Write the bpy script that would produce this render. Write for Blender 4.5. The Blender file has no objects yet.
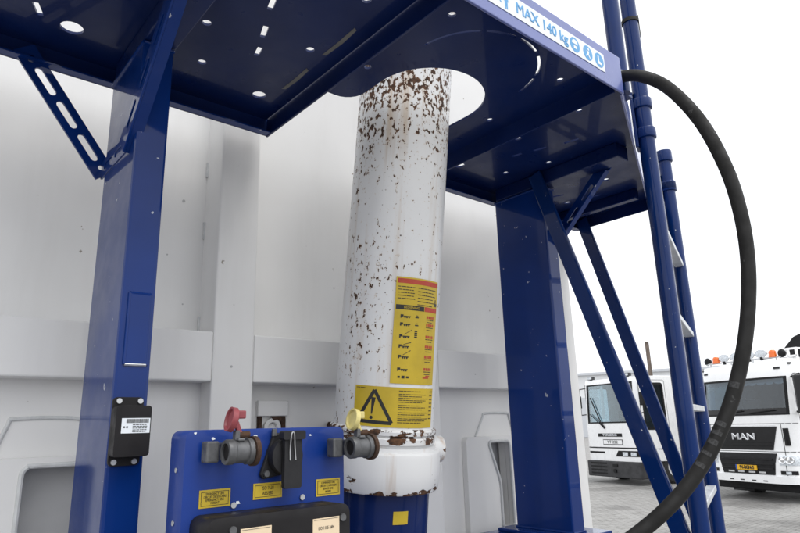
import bpy, bmesh, math, random
from math import radians, sin, cos, pi, atan2, sqrt, hypot
from mathutils import Vector, Matrix
from mathutils.geometry import tessellate_polygon
random.seed(7)
S = bpy.context.scene
C = S.collection
EYE = 1.9                      # camera height; z() turns eye-relative heights into world heights
def z(v): return v + EYE

# ------------------------------------------------------------------ camera
cd = bpy.data.cameras.new('camera'); cam = bpy.data.objects.new('camera', cd); C.objects.link(cam)
cd.sensor_width = 36; cd.lens = 612.04/800*36; cd.clip_start = .02; cd.clip_end = 3000
yaw, pitch, roll = radians(40.549), radians(14.586), radians(-1.562)
fw = Vector((sin(yaw)*cos(pitch), cos(yaw)*cos(pitch), sin(pitch)))
rt = Vector((cos(yaw), -sin(yaw), 0)); up = rt.cross(fw)
r2 = rt*cos(roll) + up*sin(roll); u2 = -rt*sin(roll) + up*cos(roll)
cam.matrix_world = Matrix(((r2.x, u2.x, -fw.x, 0), (r2.y, u2.y, -fw.y, 0), (r2.z, u2.z, -fw.z, EYE), (0, 0, 0, 1)))
S.camera = cam
# ------------------------------------------------------------------ sky, sun, exposure
SUN_EL, SUN_AZ = radians(60), radians(172)     # azimuth measured from +Y towards +X
w = bpy.data.worlds.new('World'); S.world = w; w.use_nodes = True
nt = w.node_tree; nt.nodes.clear()
sky = nt.nodes.new('ShaderNodeTexSky'); sky.sky_type = 'NISHITA'; sky.sun_disc = False
sky.sun_elevation = SUN_EL; sky.sun_rotation = SUN_AZ; sky.dust_density = 4; sky.air_density = 1.0; sky.ozone_density = 1
hs = nt.nodes.new('ShaderNodeHueSaturation'); hs.inputs['Saturation'].default_value = .10
ov = nt.nodes.new('ShaderNodeMix'); ov.data_type = 'RGBA'; ov.inputs[0].default_value = .80     # overcast layer
ov.inputs[7].default_value = (9.2, 9.35, 9.6, 1)
bg = nt.nodes.new('ShaderNodeBackground'); bg.inputs[1].default_value = .132
wo = nt.nodes.new('ShaderNodeOutputWorld')
nt.links.new(sky.outputs[0], hs.inputs['Color']); nt.links.new(hs.outputs[0], ov.inputs[6])
tcw = nt.nodes.new('ShaderNodeTexCoord'); mpw = nt.nodes.new('ShaderNodeMapping'); mpw.inputs['Scale'].default_value = (1, 1, 2.2)
cn = nt.nodes.new('ShaderNodeTexNoise'); cn.inputs['Scale'].default_value = 1.7; cn.inputs['Detail'].default_value = 5; cn.inputs['Roughness'].default_value = .5
cr = nt.nodes.new('ShaderNodeValToRGB'); cr.color_ramp.elements[0].position = .32; cr.color_ramp.elements[1].position = .62
cr.color_ramp.elements[0].color = (.84, .85, .865, 1); cr.color_ramp.elements[1].color = (1.04, 1.04, 1.04, 1)
cm = nt.nodes.new('ShaderNodeMix'); cm.data_type = 'RGBA'; cm.blend_type = 'MULTIPLY'; cm.inputs[0].default_value = 1
nt.links.new(tcw.outputs['Generated'], mpw.inputs[0]); nt.links.new(mpw.outputs[0], cn.inputs['Vector']); nt.links.new(cn.outputs[0], cr.inputs[0])
nt.links.new(ov.outputs[2], cm.inputs[6]); nt.links.new(cr.outputs[0], cm.inputs[7]); nt.links.new(cm.outputs[2], bg.inputs[0]); nt.links.new(bg.outputs[0], wo.inputs[0])
sd = bpy.data.lights.new('sun', 'SUN'); sd.energy = 1.0; sd.angle = radians(28); sd.color = (1, .97, .92)
sun = bpy.data.objects.new('sun', sd); C.objects.link(sun)
sdir = Vector((sin(SUN_AZ)*cos(SUN_EL), cos(SUN_AZ)*cos(SUN_EL), sin(SUN_EL)))
sun.rotation_euler = sdir.to_track_quat('Z', 'Y').to_euler(); sun.location = (-4, -6, 12)
S.view_settings.view_transform = 'Standard'; S.view_settings.look = 'None'
S.view_settings.exposure = 0.48; S.view_settings.gamma = 1; S.view_settings.use_curve_mapping = False
S.render.resolution_x = 1024; S.render.resolution_y = 682
S.render.engine = 'CYCLES'

# ------------------------------------------------------------------ materials
MAT = {}
def nodes(name):
    m = bpy.data.materials.new(name); m.use_nodes = True; MAT[name] = m
    t = m.node_tree; b = t.nodes['Principled BSDF']; return m, t, b
def N(t, kind, **kw):
    n = t.nodes.new('ShaderNode'+kind)
    for k, v in kw.items():
        if k.startswith('i_'):
            key = k[2:]; n.inputs[int(key) if key.isdigit() else key].default_value = v
        else: setattr(n, k, v)
    return n
def L(t, a, b): t.links.new(a, b)
def noise(t, scale, detail=4, rough=.55, stretch=None, coord='Object'):
    tc = N(t, 'TexCoord'); n = N(t, 'TexNoise'); n.inputs['Scale'].default_value = scale
    n.inputs['Detail'].default_value = detail; n.inputs['Roughness'].default_value = rough
    if stretch:
        mp = N(t, 'Mapping'); mp.inputs['Scale'].default_value = stretch
        L(t, tc.outputs[coord], mp.inputs[0]); L(t, mp.outputs[0], n.inputs['Vector'])
    else: L(t, tc.outputs[coord], n.inputs['Vector'])
    return n
def ramp(t, src, a, b, ca=(0, 0, 0, 1), cb=(1, 1, 1, 1)):
    r = N(t, 'ValToRGB'); r.color_ramp.elements[0].position = a; r.color_ramp.elements[1].position = b
    r.color_ramp.elements[0].color = ca; r.color_ramp.elements[1].color = cb
    L(t, src, r.inputs[0]); return r
def mix(t, fac, a, b):
    m = N(t, 'Mix', data_type='RGBA')
    if isinstance(fac, float): m.inputs[0].default_value = fac
    else: L(t, fac, m.inputs[0])
    for i, v in ((6, a), (7, b)):
        if isinstance(v, tuple): m.inputs[i].default_value = v if len(v) == 4 else (*v, 1)
        else: L(t, v, m.inputs[i])
    return m.outputs[2]
def math_(t, op, a, b=0., c=0.):
    m = N(t, 'Math', operation=op)
    for i, v in enumerate((a, b, c)):
        if isinstance(v, (int, float)): m.inputs[i].default_value = v
        else: L(t, v, m.inputs[i])
    return m.outputs[0]
def maprange(t, src, a, b, c=0., d=1., smooth=True):
    m = N(t, 'MapRange'); m.interpolation_type = 'SMOOTHSTEP' if smooth else 'LINEAR'
    L(t, src, m.inputs[0])
    for i, v in enumerate((a, b, c, d)): m.inputs[i+1].default_value = v
    return m.outputs[0]
def bump(t, b, src, strength, dist):
    n = N(t, 'Bump'); n.inputs['Strength'].default_value = strength; n.inputs['Distance'].default_value = dist
    L(t, src, n.inputs['Height']); L(t, n.outputs[0], b.inputs['Normal'])
def paint(name, col, rough=.35, coat=0., var=.12, vscale=6, chips=None, chip_col=(.6, .6, .62), bumpy=.0, metal=0., dirt=None, spec=.5, coat_r=.08, coat_ior=1.5, dent=0.):
    m, t, b = nodes(name)
    n = noise(t, vscale)
    dk = tuple(c*(1-var) for c in col); lt = tuple(min(1, c*(1+var)) for c in col)
    c = ramp(t, n.outputs[0], .3, .7, (*dk, 1), (*lt, 1)).outputs[0]
    if dirt:
        n3 = noise(t, dirt[0], 6, .65, (1, 1, .12)); f3 = ramp(t, n3.outputs[0], dirt[1], dirt[1]+.22).outputs[0]
        c = mix(t, math_(t, 'MULTIPLY', f3, dirt[2]), c, dirt[3])
    if chips:
        n2 = noise(t, chips[0], 3, .5); f = ramp(t, n2.outputs[0], chips[1], chips[1]+.015).outputs[0]
        c = mix(t, f, c, chip_col)
    L(t, c, b.inputs['Base Color'])
    rr = maprange(t, noise(t, vscale*3).outputs[0], .3, .7, rough*.75, rough*1.3)
    L(t, rr, b.inputs['Roughness']); b.inputs['Metallic'].default_value = metal
    b.inputs['Coat Weight'].default_value = coat; b.inputs['Coat Roughness'].default_value = coat_r; b.inputs['Specular IOR Level'].default_value = spec; b.inputs['Coat IOR'].default_value = coat_ior
    if dent:
        h_ = math_(t, 'ADD', noise(t, 3.2, 2, .4).outputs[0], math_(t, 'MULTIPLY', noise(t, 60, 3).outputs[0], .03)); bump(t, b, h_, dent, .03)
    if bumpy: bump(t, b, noise(t, 45, 3).outputs[0], bumpy, .002)
    return m
paint('blue', (.002, .025, .155), .38, .9, .14, 4, (48, .725), (.40, .42, .47), .03, dirt=(14, .56, .16, (.035, .055, .12)), spec=.06, coat_r=.05, coat_ior=1.32)
paint('shaded_blue', (.004, .015, .085), .35, .30, .15, 4, (60, .79), (.3, .3, .3), .02, dirt=(6, .60, .22, (.06, .06, .075)), spec=.15, coat_r=.05, coat_ior=1.38)  # same blue paint, darkened to carry the shade under the platform
paint('panel_blue', (.003, .030, .205), .45, .15, .12, 7, (70, .75), (.6, .62, .66), .05, spec=.3)
paint('sunlit_fascia_blue', (.10, .13, .36), .30, .6, .08, 4, (60, .76), (.5, .5, .55), .04)  # faded blue, lightened further with sun and sky glare put into the colour
paint('container_grey', (.74, .735, .722), .40, .0, .04, 2.2, (38, .755), (.27, .24, .2), .0, dirt=(5.5, .54, .22, (.53, .515, .49)), dent=.10)
paint('weld_grey', (.56, .57, .57), .5, 0, .1, 40, None, bumpy=.5)
paint('pocket_grey', (.42, .42, .42), .6, 0, .1, 6)
paint('cream', (.72, .58, .40), .5, 0, .04, 20)
paint('yellow_sticker', (.52, .37, .02), .45, 0, .12, 14, (90, .74), (.36, .27, .06), dirt=(16, .58, .25, (.33, .25, .07)))
paint('black_print', (.012, .012, .012), .5, 0, .1, 20)
paint('red_print', (.42, .045, .02), .5, 0, .1, 20)
paint('white_sticker', (.74, .78, .82), .4, 0, .03, 10)
paint('sky_print', (.10, .33, .62), .45, 0, .08, 20)
paint('black_plastic', (.011, .010, .011), .5, 0, .2, 12, bumpy=.08, spec=.25)
paint('socket_black', (.015, .015, .017), .6, 0, .2, 12, bumpy=.08, spec=.3)
paint('rubber', (.013, .0125, .012), .6, 0, .3, 9, (34, .70), (.05, .05, .05), .15, spec=.3)
paint('hose_print', (.034, .034, .035), .7, 0, .7, 190)
paint('pole_blue', (.002, .021, .115), .38, .9, .14, 4, (85, .728), (.5, .52, .56), .02, dirt=(9, .58, .08, (.05, .06, .10)), spec=.06, coat_r=.05, coat_ior=1.32)
paint('alu', (.105, .107, .112), .5, 0, .35, 35, (60, .66), (.07, .06, .055), .25, metal=.45)
paint('rust', (.055, .028, .016), .9, 0, .5, 50, bumpy=.4)
paint('steel', (.55, .56, .57), .38, 0, .15, 20, metal=.8)
paint('galvanised', (.58, .60, .62), .45, 0, .15, 14, metal=.4)
paint('red_cap', (.24, .045, .055), .5, 0, .12, 30)
paint('yellow_cap', (.58, .50, .20), .5, 0, .14, 30)
paint('residue_and_reflection', (.17, .165, .15), .6, 0, .2, 20)  # grey of the bare strip and of its painted reflections
paint('truck_white', (.86, .865, .87), .28, .4, .02, 2, dirt=(3, .58, .12, (.5, .48, .45)))
paint('truck_dark', (.012, .012, .013), .5, 0, .2, 5, spec=.2)
paint('truck_grey', (.045, .045, .048), .55, 0, .25, 5, spec=.25)
paint('truck_gloss_black', (.008, .008, .009), .2, .15, .1, 5, spec=.3)
paint('chrome', (.75, .76, .78), .12, 0, .03, 5, metal=1.)
paint('orange_lens', (.75, .14, .01), .25, .3, .05, 5)
paint('plate_yellow', (.75, .42, .01), .4, 0, .03, 8)
paint('plate_blue', (.02, .07, .35), .4, 0, .03, 8)
paint('lamp_glass', (.62, .66, .70), .12, .5, .3, 30)
paint('curtain', (.72, .71, .69), .8, 0, .1, 8)
paint('paper', (.62, .76, .80), .7, 0, .05, 8)
paint('seat_fabric', (.06, .065, .075), .9, 0, .2, 8)
paint('tyre', (.02, .02, .02), .8, 0, .2, 8)
paint('exhaust', (.14, .11, .09), .6, 0, .3, 8, metal=.3)
paint('hall_wall', (.74, .75, .76), .6, 0, .03, 1)
paint('hall_door', (.55, .57, .60), .6, 0, .05, 1)
def glass(name, tint, alpha):
    m, t, b = nodes(name); t.nodes.remove(b)
    tr = N(t, 'BsdfTransparent'); tr.inputs[0].default_value = (*tint, 1)
    gl = N(t, 'BsdfGlossy'); gl.inputs['Roughness'].default_value = .03
    lw = N(t, 'LayerWeight'); lw.inputs[0].default_value = .25
    f = math_(t, 'ADD', math_(t, 'MULTIPLY', lw.outputs[0], .6), alpha)
    mx = N(t, 'MixShader'); L(t, f, mx.inputs[0]); L(t, tr.outputs[0], mx.inputs[1]); L(t, gl.outputs[0], mx.inputs[2])
    L(t, mx.outputs[0], t.nodes['Material Output'].inputs[0]); return m
glass('windscreen_glass', (.78, .88, .92), .09)
glass('dark_windscreen_glass', (.52, .60, .66), .07)
glass('side_glass', (.70, .82, .86), .12)
# ram paint: white enamel, flaking to rust towards the head and in a patch half way up
def ram_paint(name, zofs=0.):
    m, t, b = nodes(name)
    tc = N(t, 'TexCoord'); sp = N(t, 'SeparateXYZ'); L(t, tc.outputs['Object'], sp.inputs[0])
    hgt = sp.outputs[2]
    ang = math_(t, 'ARCTAN2', sp.outputs[1], sp.outputs[0])
    top = maprange(t, hgt, .58, .93)
    up2 = maprange(t, hgt, .90, 1.02)
    mid = math_(t, 'MULTIPLY', maprange(t, math_(t, 'ABSOLUTE', math_(t, 'SUBTRACT', hgt, .33)), .02, .25, 1., 0.),
                maprange(t, math_(t, 'ABSOLUTE', math_(t, 'SUBTRACT', ang, -2.65)), .1, .85, 1., 0.))
    side = maprange(t, math_(t, 'ABSOLUTE', math_(t, 'SUBTRACT', math_(t, 'ABSOLUTE', ang), 3.05)), .0, .30, 1., 0.)
    low = math_(t, 'MULTIPLY', side, .35)
    n1 = noise(t, 98, 3, .55, (1, 1, .72)); n2 = noise(t, 15, 3, .5)
    v = math_(t, 'ADD', n1.outputs[0], math_(t, 'MULTIPLY', math_(t, 'SUBTRACT', n2.outputs[0], .5), .22))
    thr = math_(t, 'SUBTRACT', .690, math_(t, 'MULTIPLY', top, .160))
    thr = math_(t, 'ADD', thr, math_(t, 'MULTIPLY', up2, .03))
    thr = math_(t, 'SUBTRACT', thr, math_(t, 'MULTIPLY', mid, .058))
    thr = math_(t, 'SUBTRACT', thr, math_(t, 'MULTIPLY', low, .12))
    fine = noise(t, 150, 2, .5); chip0 = maprange(t, math_(t, 'SUBTRACT', v, thr), .0, .02)
    fthr = math_(t, 'SUBTRACT', .732, math_(t, 'MULTIPLY', math_(t, 'MAXIMUM', top, mid), .06))
    chip = math_(t, 'MAXIMUM', chip0, maprange(t, math_(t, 'SUBTRACT', fine.outputs[0], fthr), 0., .02))
    halo = maprange(t, math_(t, 'SUBTRACT', v, thr), -.065, .02)
    st = noise(t, 30, 3, .5, (1, 1, .06)); streak = math_(t, 'MULTIPLY', maprange(t, st.outputs[0], .52, .70), math_(t, 'ADD', math_(t, 'MULTIPLY', top, .45), .24))
    sm = noise(t, 3.5, 5, .6); base = ramp(t, sm.outputs[0], .3, .7, (.66, .662, .665, 1), (.735, .738, .74, 1)).outputs[0]
    c = mix(t, streak, base, (.42, .27, .12)); c = mix(t, math_(t, 'MULTIPLY', halo, .50), c, (.46, .31, .17))
    rn = noise(t, 90, 3); rc = ramp(t, rn.outputs[0], .35, .65, (.028, .014, .009, 1), (.105, .047, .022, 1)).outputs[0]
    c = mix(t, chip, c, rc); L(t, c, b.inputs['Base Color'])
    L(t, maprange(t, chip, 0, 1, .33, .9), b.inputs['Roughness'])
    bump(t, b, math_(t, 'MULTIPLY', chip, -1.), .6, .0015)
    return m
ram_paint('ram_white')
def collar_paint():
    m, t, b = nodes('collar_white')
    n1 = noise(t, 26, 4, .6, (1, 1, 1.6)); tc = N(t, 'TexCoord'); sp = N(t, 'SeparateXYZ'); L(t, tc.outputs['Object'], sp.inputs[0])
    band = maprange(t, math_(t, 'ABSOLUTE', math_(t, 'SUBTRACT', sp.outputs[2], -.012)), .008, .035, 1., 0.)
    foot = maprange(t, sp.outputs[2], -.140, -.131, 1., 0.)
    thr = math_(t, 'SUBTRACT', .68, math_(t, 'ADD', math_(t, 'MULTIPLY', band, .165), math_(t, 'MULTIPLY', foot, .18)))
    chip = maprange(t, math_(t, 'SUBTRACT', n1.outputs[0], thr), 0, .025)
    st = noise(t, 16, 5, .6, (1, 1, .07)); streak = math_(t, 'MULTIPLY', maprange(t, st.outputs[0], .55, .72), .65)
    c = mix(t, streak, (.69, .692, .695), (.38, .22, .09))
    rn = noise(t, 90, 3); rc = ramp(t, rn.outputs[0], .35, .65, (.03, .016, .01, 1), (.13, .06, .028, 1)).outputs[0]
    c = mix(t, chip, c, rc); L(t, c, b.inputs['Base Color'])
    L(t, maprange(t, chip, 0, 1, .36, .9), b.inputs['Roughness']); bump(t, b, math_(t, 'MULTIPLY', chip, -1.), .6, .0015)
collar_paint()
def paving():
    m, t, b = nodes('paver')
    oi = N(t, 'ObjectInfo'); n = noise(t, 3., 5, .6); n2 = noise(t, 40, 3)
    c = ramp(t, n.outputs[0], .3, .7, (.26, .256, .248, 1), (.36, .355, .345, 1)).outputs[0]
    c = mix(t, math_(t, 'MULTIPLY', n2.outputs[0], .3), c, (.15, .145, .14))
    tcg = N(t, 'NewGeometry'); ns = N(t, 'TexNoise'); ns.inputs['Scale'].default_value = .55; ns.inputs['Detail'].default_value = 6; L(t, tcg.outputs['Position'], ns.inputs['Vector'])
    nw = N(t, 'TexWhiteNoise'); sn = N(t, 'VectorMath', operation='SNAP'); sn.inputs[1].default_value = (.21, .105, 10); L(t, tcg.outputs['Position'], sn.inputs[0]); L(t, sn.outputs[0], nw.inputs['Vector'])
    c = mix(t, math_(t, 'MULTIPLY', nw.outputs[0], .35), c, (.17, .165, .155))
    c = mix(t, math_(t, 'MULTIPLY', maprange(t, ns.outputs[0], .50, .66), .55), c, (.09, .088, .085)); L(t, c, b.inputs['Base Color'])
    b.inputs['Roughness'].default_value = .85; bump(t, b, n2.outputs[0], .3, .003)
    m, t, b = nodes('ground_paving')
    tc = N(t, 'TexCoord'); br = N(t, 'TexBrick'); L(t, tc.outputs['Object'], br.inputs['Vector'])
    br.inputs['Scale'].default_value = 1; br.inputs['Brick Width'].default_value = .21; br.inputs['Row Height'].default_value = .105
    br.inputs['Mortar Size'].default_value = .004; br.inputs['Color1'].default_value = (.25, .247, .24, 1); br.inputs['Color2'].default_value = (.34, .335, .33, 1)
    br.inputs['Mortar'].default_value = (.13, .12, .11, 1)
    n = noise(t, .35, 5, .6); c = mix(t, math_(t, 'MULTIPLY', n.outputs[0], .5), br.outputs[0], (.18, .175, .17)); L(t, c, b.inputs['Base Color'])
    b.inputs['Roughness'].default_value = .85
paving()

# ------------------------------------------------------------------ mesh helpers
OFF = {}
def me_(name, V, F):
    m = bpy.data.meshes.new(name); m.from_pydata([tuple(v) for v in V], [], F); m.update(); return m
def root(name, loc, label, cat, group=None, local=False, rz=0, quat=None):
    o = bpy.data.objects.new(name, None); C.objects.link(o); o.location = loc; o.empty_display_size = .1
    if quat: o.rotation_mode = 'QUATERNION'; o.rotation_quaternion = quat
    else: o.rotation_euler = (0, 0, rz)
    o['label'] = label; o['category'] = cat
    if group: o['group'] = group
    OFF[o] = Vector((0, 0, 0)) if local else Vector(loc); return o
def tag(o, label=None, cat=None, group=None, kind=None):
    if label: o['label'] = label
    if cat: o['category'] = cat
    if group: o['group'] = group
    if kind: o['kind'] = kind
    return o
def obj(name, geo, mat, parent=None, bevel=0., smooth=False, center=True, kind=None):
    V, F = geo; V = [Vector(v) for v in V]
    if center:
        lo = Vector((min(v[i] for v in V) for i in range(3))); hi = Vector((max(v[i] for v in V) for i in range(3))); c = (lo+hi)/2
    else: c = OFF[parent].copy() if parent else Vector((0, 0, 0))
    m = me_(name, [v-c for v in V], F)
    bm = bmesh.new(); bm.from_mesh(m)
    bmesh.ops.recalc_face_normals(bm, faces=bm.faces)
    if bevel:
        ed = [e for e in bm.edges if len(e.link_faces) == 2 and e.calc_face_angle(0) > .6]
        bmesh.ops.bevel(bm, geom=ed, offset=bevel, segments=2, affect='EDGES', profile=.5, clamp_overlap=True)
    bm.to_mesh(m); bm.free()
    if smooth:
        for p in m.polygons: p.use_smooth = True
        if smooth != 'all':
            bm = bmesh.new(); bm.from_mesh(m)
            for e in bm.edges:
                if len(e.link_faces) == 2 and e.calc_face_angle(0) > .55: e.smooth = False
            bm.to_mesh(m); bm.free()
    m.materials.append(MAT[mat])
    o = bpy.data.objects.new(name, m); C.objects.link(o)
    o.location = c - (OFF[parent] if parent else Vector((0, 0, 0)))
    if parent: o.parent = parent
    OFF[o] = c
    if kind: o['kind'] = kind
    return o
def join(*gs):
    V, F = [], []
    for v, f in gs:
        k = len(V); V += list(v); F += [[i+k for i in q] for q in f]
    return V, F
def box(x0, x1, y0, y1, z0, z1):
    V = [(x0, y0, z0), (x1, y0, z0), (x1, y1, z0), (x0, y1, z0), (x0, y0, z1), (x1, y0, z1), (x1, y1, z1), (x0, y1, z1)]
    return V, [[0, 3, 2, 1], [4, 5, 6, 7], [0, 1, 5, 4], [1, 2, 6, 5], [2, 3, 7, 6], [3, 0, 4, 7]]
def frame(o, u, v):
    o = Vector(o); u = Vector(u).normalized(); v = Vector(v); v = (v - u*v.dot(u)).normalized(); w = u.cross(v)
    return lambda p: o + u*p[0] + v*p[1] + w*p[2]
def xf(geo, fn): return [fn(p) for p in geo[0]], geo[1]
def plate(outer, holes=(), th=.005, z0=0.):
    loops = [list(outer)] + [list(h) for h in holes]
    pts = [p for l in loops for p in l]; n = len(pts)
    tri = tessellate_polygon([[Vector((p[0], p[1], 0)) for p in l] for l in loops])
    V = [(p[0], p[1], z0) for p in pts] + [(p[0], p[1], z0+th) for p in pts]
    F = [list(t) for t in tri] + [[i+n for i in reversed(t)] for t in tri]
    k = 0
    for l in loops:
        for i in range(len(l)):
            a, b = k+i, k+(i+1) % len(l); F.append([a, b, b+n, a+n])
        k += len(l)
    return V, F
def circ(cx, cy, r, n=20, ry=None, a0=0., a1=2*pi):
    ry = ry or r; m = n if abs(a1-a0-2*pi) < 1e-6 else n+1
    return [(cx+r*cos(a0+(a1-a0)*i/n), cy+ry*sin(a0+(a1-a0)*i/n)) for i in range(m)]
def slot(p, q, r, n=6):
    a = atan2(q[1]-p[1], q[0]-p[0]); out = []
    for i in range(n+1): t = a-pi/2+pi*i/n; out.append((q[0]+r*cos(t), q[1]+r*sin(t)))
    for i in range(n+1): t = a+pi/2+pi*i/n; out.append((p[0]+r*cos(t), p[1]+r*sin(t)))
    return out
def rrect(x0, x1, y0, y1, r, n=5):
    out = []
    for cx, cy, a in ((x1-r, y0+r, -pi/2), (x1-r, y1-r, 0), (x0+r, y1-r, pi/2), (x0+r, y0+r, pi)):
        for i in range(n+1): out.append((cx+r*cos(a+pi/2*i/n), cy+r*sin(a+pi/2*i/n)))
    return out
def lathe(prof, n=48, cap=True):
    V, F = [], []
    for r, h in prof:
        for i in range(n): V.append((r*cos(2*pi*i/n), r*sin(2*pi*i/n), h))
    for k in range(len(prof)-1):
        for i in range(n):
            j = (i+1) % n; F.append([k*n+i, k*n+j, (k+1)*n+j, (k+1)*n+i])
    if cap: F.append(list(range(n))[::-1]); F.append([(len(prof)-1)*n+i for i in range(n)])
    return V, F
def cyl(p, q, r, n=20, r1=None):
    p = Vector(p); q = Vector(q); d = q-p; ln = d.length
    g = lathe([(r, 0), (r1 if r1 is not None else r, ln)], n); rot = d.to_track_quat('Z', 'Y')
    return [p + rot @ Vector(v) for v in g[0]], g[1]
def tube(pts, r, n=16, sub=6):
    P = [Vector(p) for p in pts]; Q = []
    for i in range(len(P)-1):
        a = P[max(i-1, 0)]; b = P[i]; c = P[i+1]; d = P[min(i+2, len(P)-1)]
        for k in range(sub):
            t = k/sub; Q.append(.5*((2*b)+(c-a)*t+(2*a-5*b+4*c-d)*t*t+(3*b-a-3*c+d)*t*t*t))
    Q.append(P[-1]); V, F = [], []; ref = None
    for i, q in enumerate(Q):
        tg = (Q[min(i+1, len(Q)-1)]-Q[max(i-1, 0)]).normalized()
        if ref is None: ref = tg.orthogonal().normalized()
        ref = (ref - tg*ref.dot(tg)).normalized(); bi = tg.cross(ref)
        for k in range(n): a = 2*pi*k/n; V.append(q + ref*(r*cos(a)) + bi*(r*sin(a)))
    m = len(Q)
    for i in range(m-1):
        for k in range(n): j = (k+1) % n; F.append([i*n+k, i*n+j, (i+1)*n+j, (i+1)*n+k])
    F.append(list(range(n))[::-1]); F.append([(m-1)*n+k for k in range(n)]); return V, F
def bar(p, q, wdt, dep, side):
    """rectangular bar from p to q; wdt along 'side', dep across."""
    p = Vector(p); q = Vector(q); d = (q-p).normalized(); s = Vector(side); s = (s-d*s.dot(d)).normalized(); t = d.cross(s)
    V = []
    for e in (p, q):
        for a, b in ((-1, -1), (1, -1), (1, 1), (-1, 1)): V.append(e + s*(a*wdt/2) + t*(b*dep/2))
    return V, [[0, 3, 2, 1], [4, 5, 6, 7], [0, 1, 5, 4], [1, 2, 6, 5], [2, 3, 7, 6], [3, 0, 4, 7]]
def text(s, size, th=.0006, align='CENTER', bold=0., squeeze=1.):
    cu = bpy.data.curves.new('t', 'FONT'); cu.body = s; cu.size = size; cu.align_x = align; cu.align_y = 'CENTER'
    cu.extrude = th/2; cu.resolution_u = 3; cu.bevel_depth = bold; cu.bevel_resolution = 0
    o = bpy.data.objects.new('t', cu); m = bpy.data.meshes.new_from_object(o)
    V = [(v.co.x*squeeze, v.co.y, v.co.z+th/2) for v in m.vertices]; F = [list(p.vertices) for p in m.polygons]
    bpy.data.objects.remove(o); bpy.data.curves.remove(cu); bpy.data.meshes.remove(m); return V, F
def shift(g, x=0, y=0, zz=0): return [(v[0]+x, v[1]+y, v[2]+zz) for v in g[0]], g[1]
def rect(x0, x1, y0, y1, th=.0006): return plate([(x0, y0), (x1, y0), (x1, y1), (x0, y1)], (), th)

# ================================================================== GROUND
g = obj('ground', ([(-700, -700, 0), (900, -700, 0), (900, 900, 0), (-700, 900, 0)], [[0, 1, 2, 3]]), 'ground_paving'); tag(g, kind='structure')
PW, PH = .21, .105
def paver_geo(cx, cy, s=0.):
    e = .0035; x0, x1, y0, y1 = cx-PW/2+e, cx+PW/2-e, cy-PH/2+e, cy+PH/2-e; zt = .012+s; c = .004
    V = [(x0, y0, .001), (x1, y0, .001), (x1, y1, .001), (x0, y1, .001), (x0+c, y0+c, zt), (x1-c, y0+c, zt), (x1-c, y1-c, zt), (x0+c, y1-c, zt)]
    return V, [[4, 5, 6, 7], [0, 1, 5, 4], [1, 2, 6, 5], [2, 3, 7, 6], [3, 0, 4, 7]]
spots = []
for j in range(20, 190):
    for i in range(25, 150):
        x = i*PW + (PW/2 if j % 2 else 0); y = j*PH
        d = hypot(x, y); b = math.degrees(atan2(x, y))
        if 9.0 < d < 23 and 50 < b < 76: spots.append((d, b, x, y))
spots.sort()
seen = [s for s in spots if 57.3 < s[1] < 72 and s[0] > 11.2][:300]; seenset = {(s[2], s[3]) for s in seen}
pm = None
for d, b, x, y in seen:
    if pm is None:
        p = obj('paver', paver_geo(0, 0), 'paver', g); pm = p.data; base = p.location.copy()
    else:
        p = bpy.data.objects.new('paver', pm); C.objects.link(p); p.parent = g
    p.location = (x - OFF[g].x, y - OFF[g].y, .0065 + random.uniform(-.002, .002))
obj('paver_field', join(*[paver_geo(x, y, random.uniform(-.002, .002)) for d, b, x, y in spots if (x, y) not in seenset]), 'paver', g, kind='stuff')

# ================================================================== CONTAINER
XC = 1.045
def mir(x): return 2*XC - x
ct = root('tipper_container', (XC, 1.5, z(-.6)), 'pale grey ribbed steel container body behind the white ram', 'container')
XL, XR, YF, YR, ZB, ZT = mir(2.25), 2.25, 1.50, 1.60, z(-.60), z(1.95)
obj('shell', box(XL+.02, XR-.02, 1.66, 7.8, ZB+.01, ZT-.02), 'container_grey', ct, .004)
pil = [(.648, .763), (mir(.763), mir(.648))]
cuts = [(XL+.11, .648), (.763, mir(.763)), (mir(.648), XR-.11)]
for a, b in cuts:
    obj('upper_panel', box(a, b, YR, 1.64, z(.247), ZT-.12), 'container_grey', ct)
    obj('cross_beam', box(a, b, YF, 1.63, z(.121), z(.247)), 'container_grey', ct, .004)
for a, b in pil: obj('rib', box(a, b, YF, 1.63, ZB, ZT-.12), 'container_grey', ct, .005)
obj('corner_post', box(XL, XL+.11, YF, 1.66, ZB, ZT), 'container_grey', ct, .005)
obj('corner_post', box(XR-.11, XR, YF, 1.66, ZB, ZT), 'container_grey', ct, .005)
obj('top_rail', box(XL+.11, XR-.11, YF+.002, 1.66, ZT-.12, ZT), 'container_grey', ct, .005)
YL = 1.565
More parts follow.
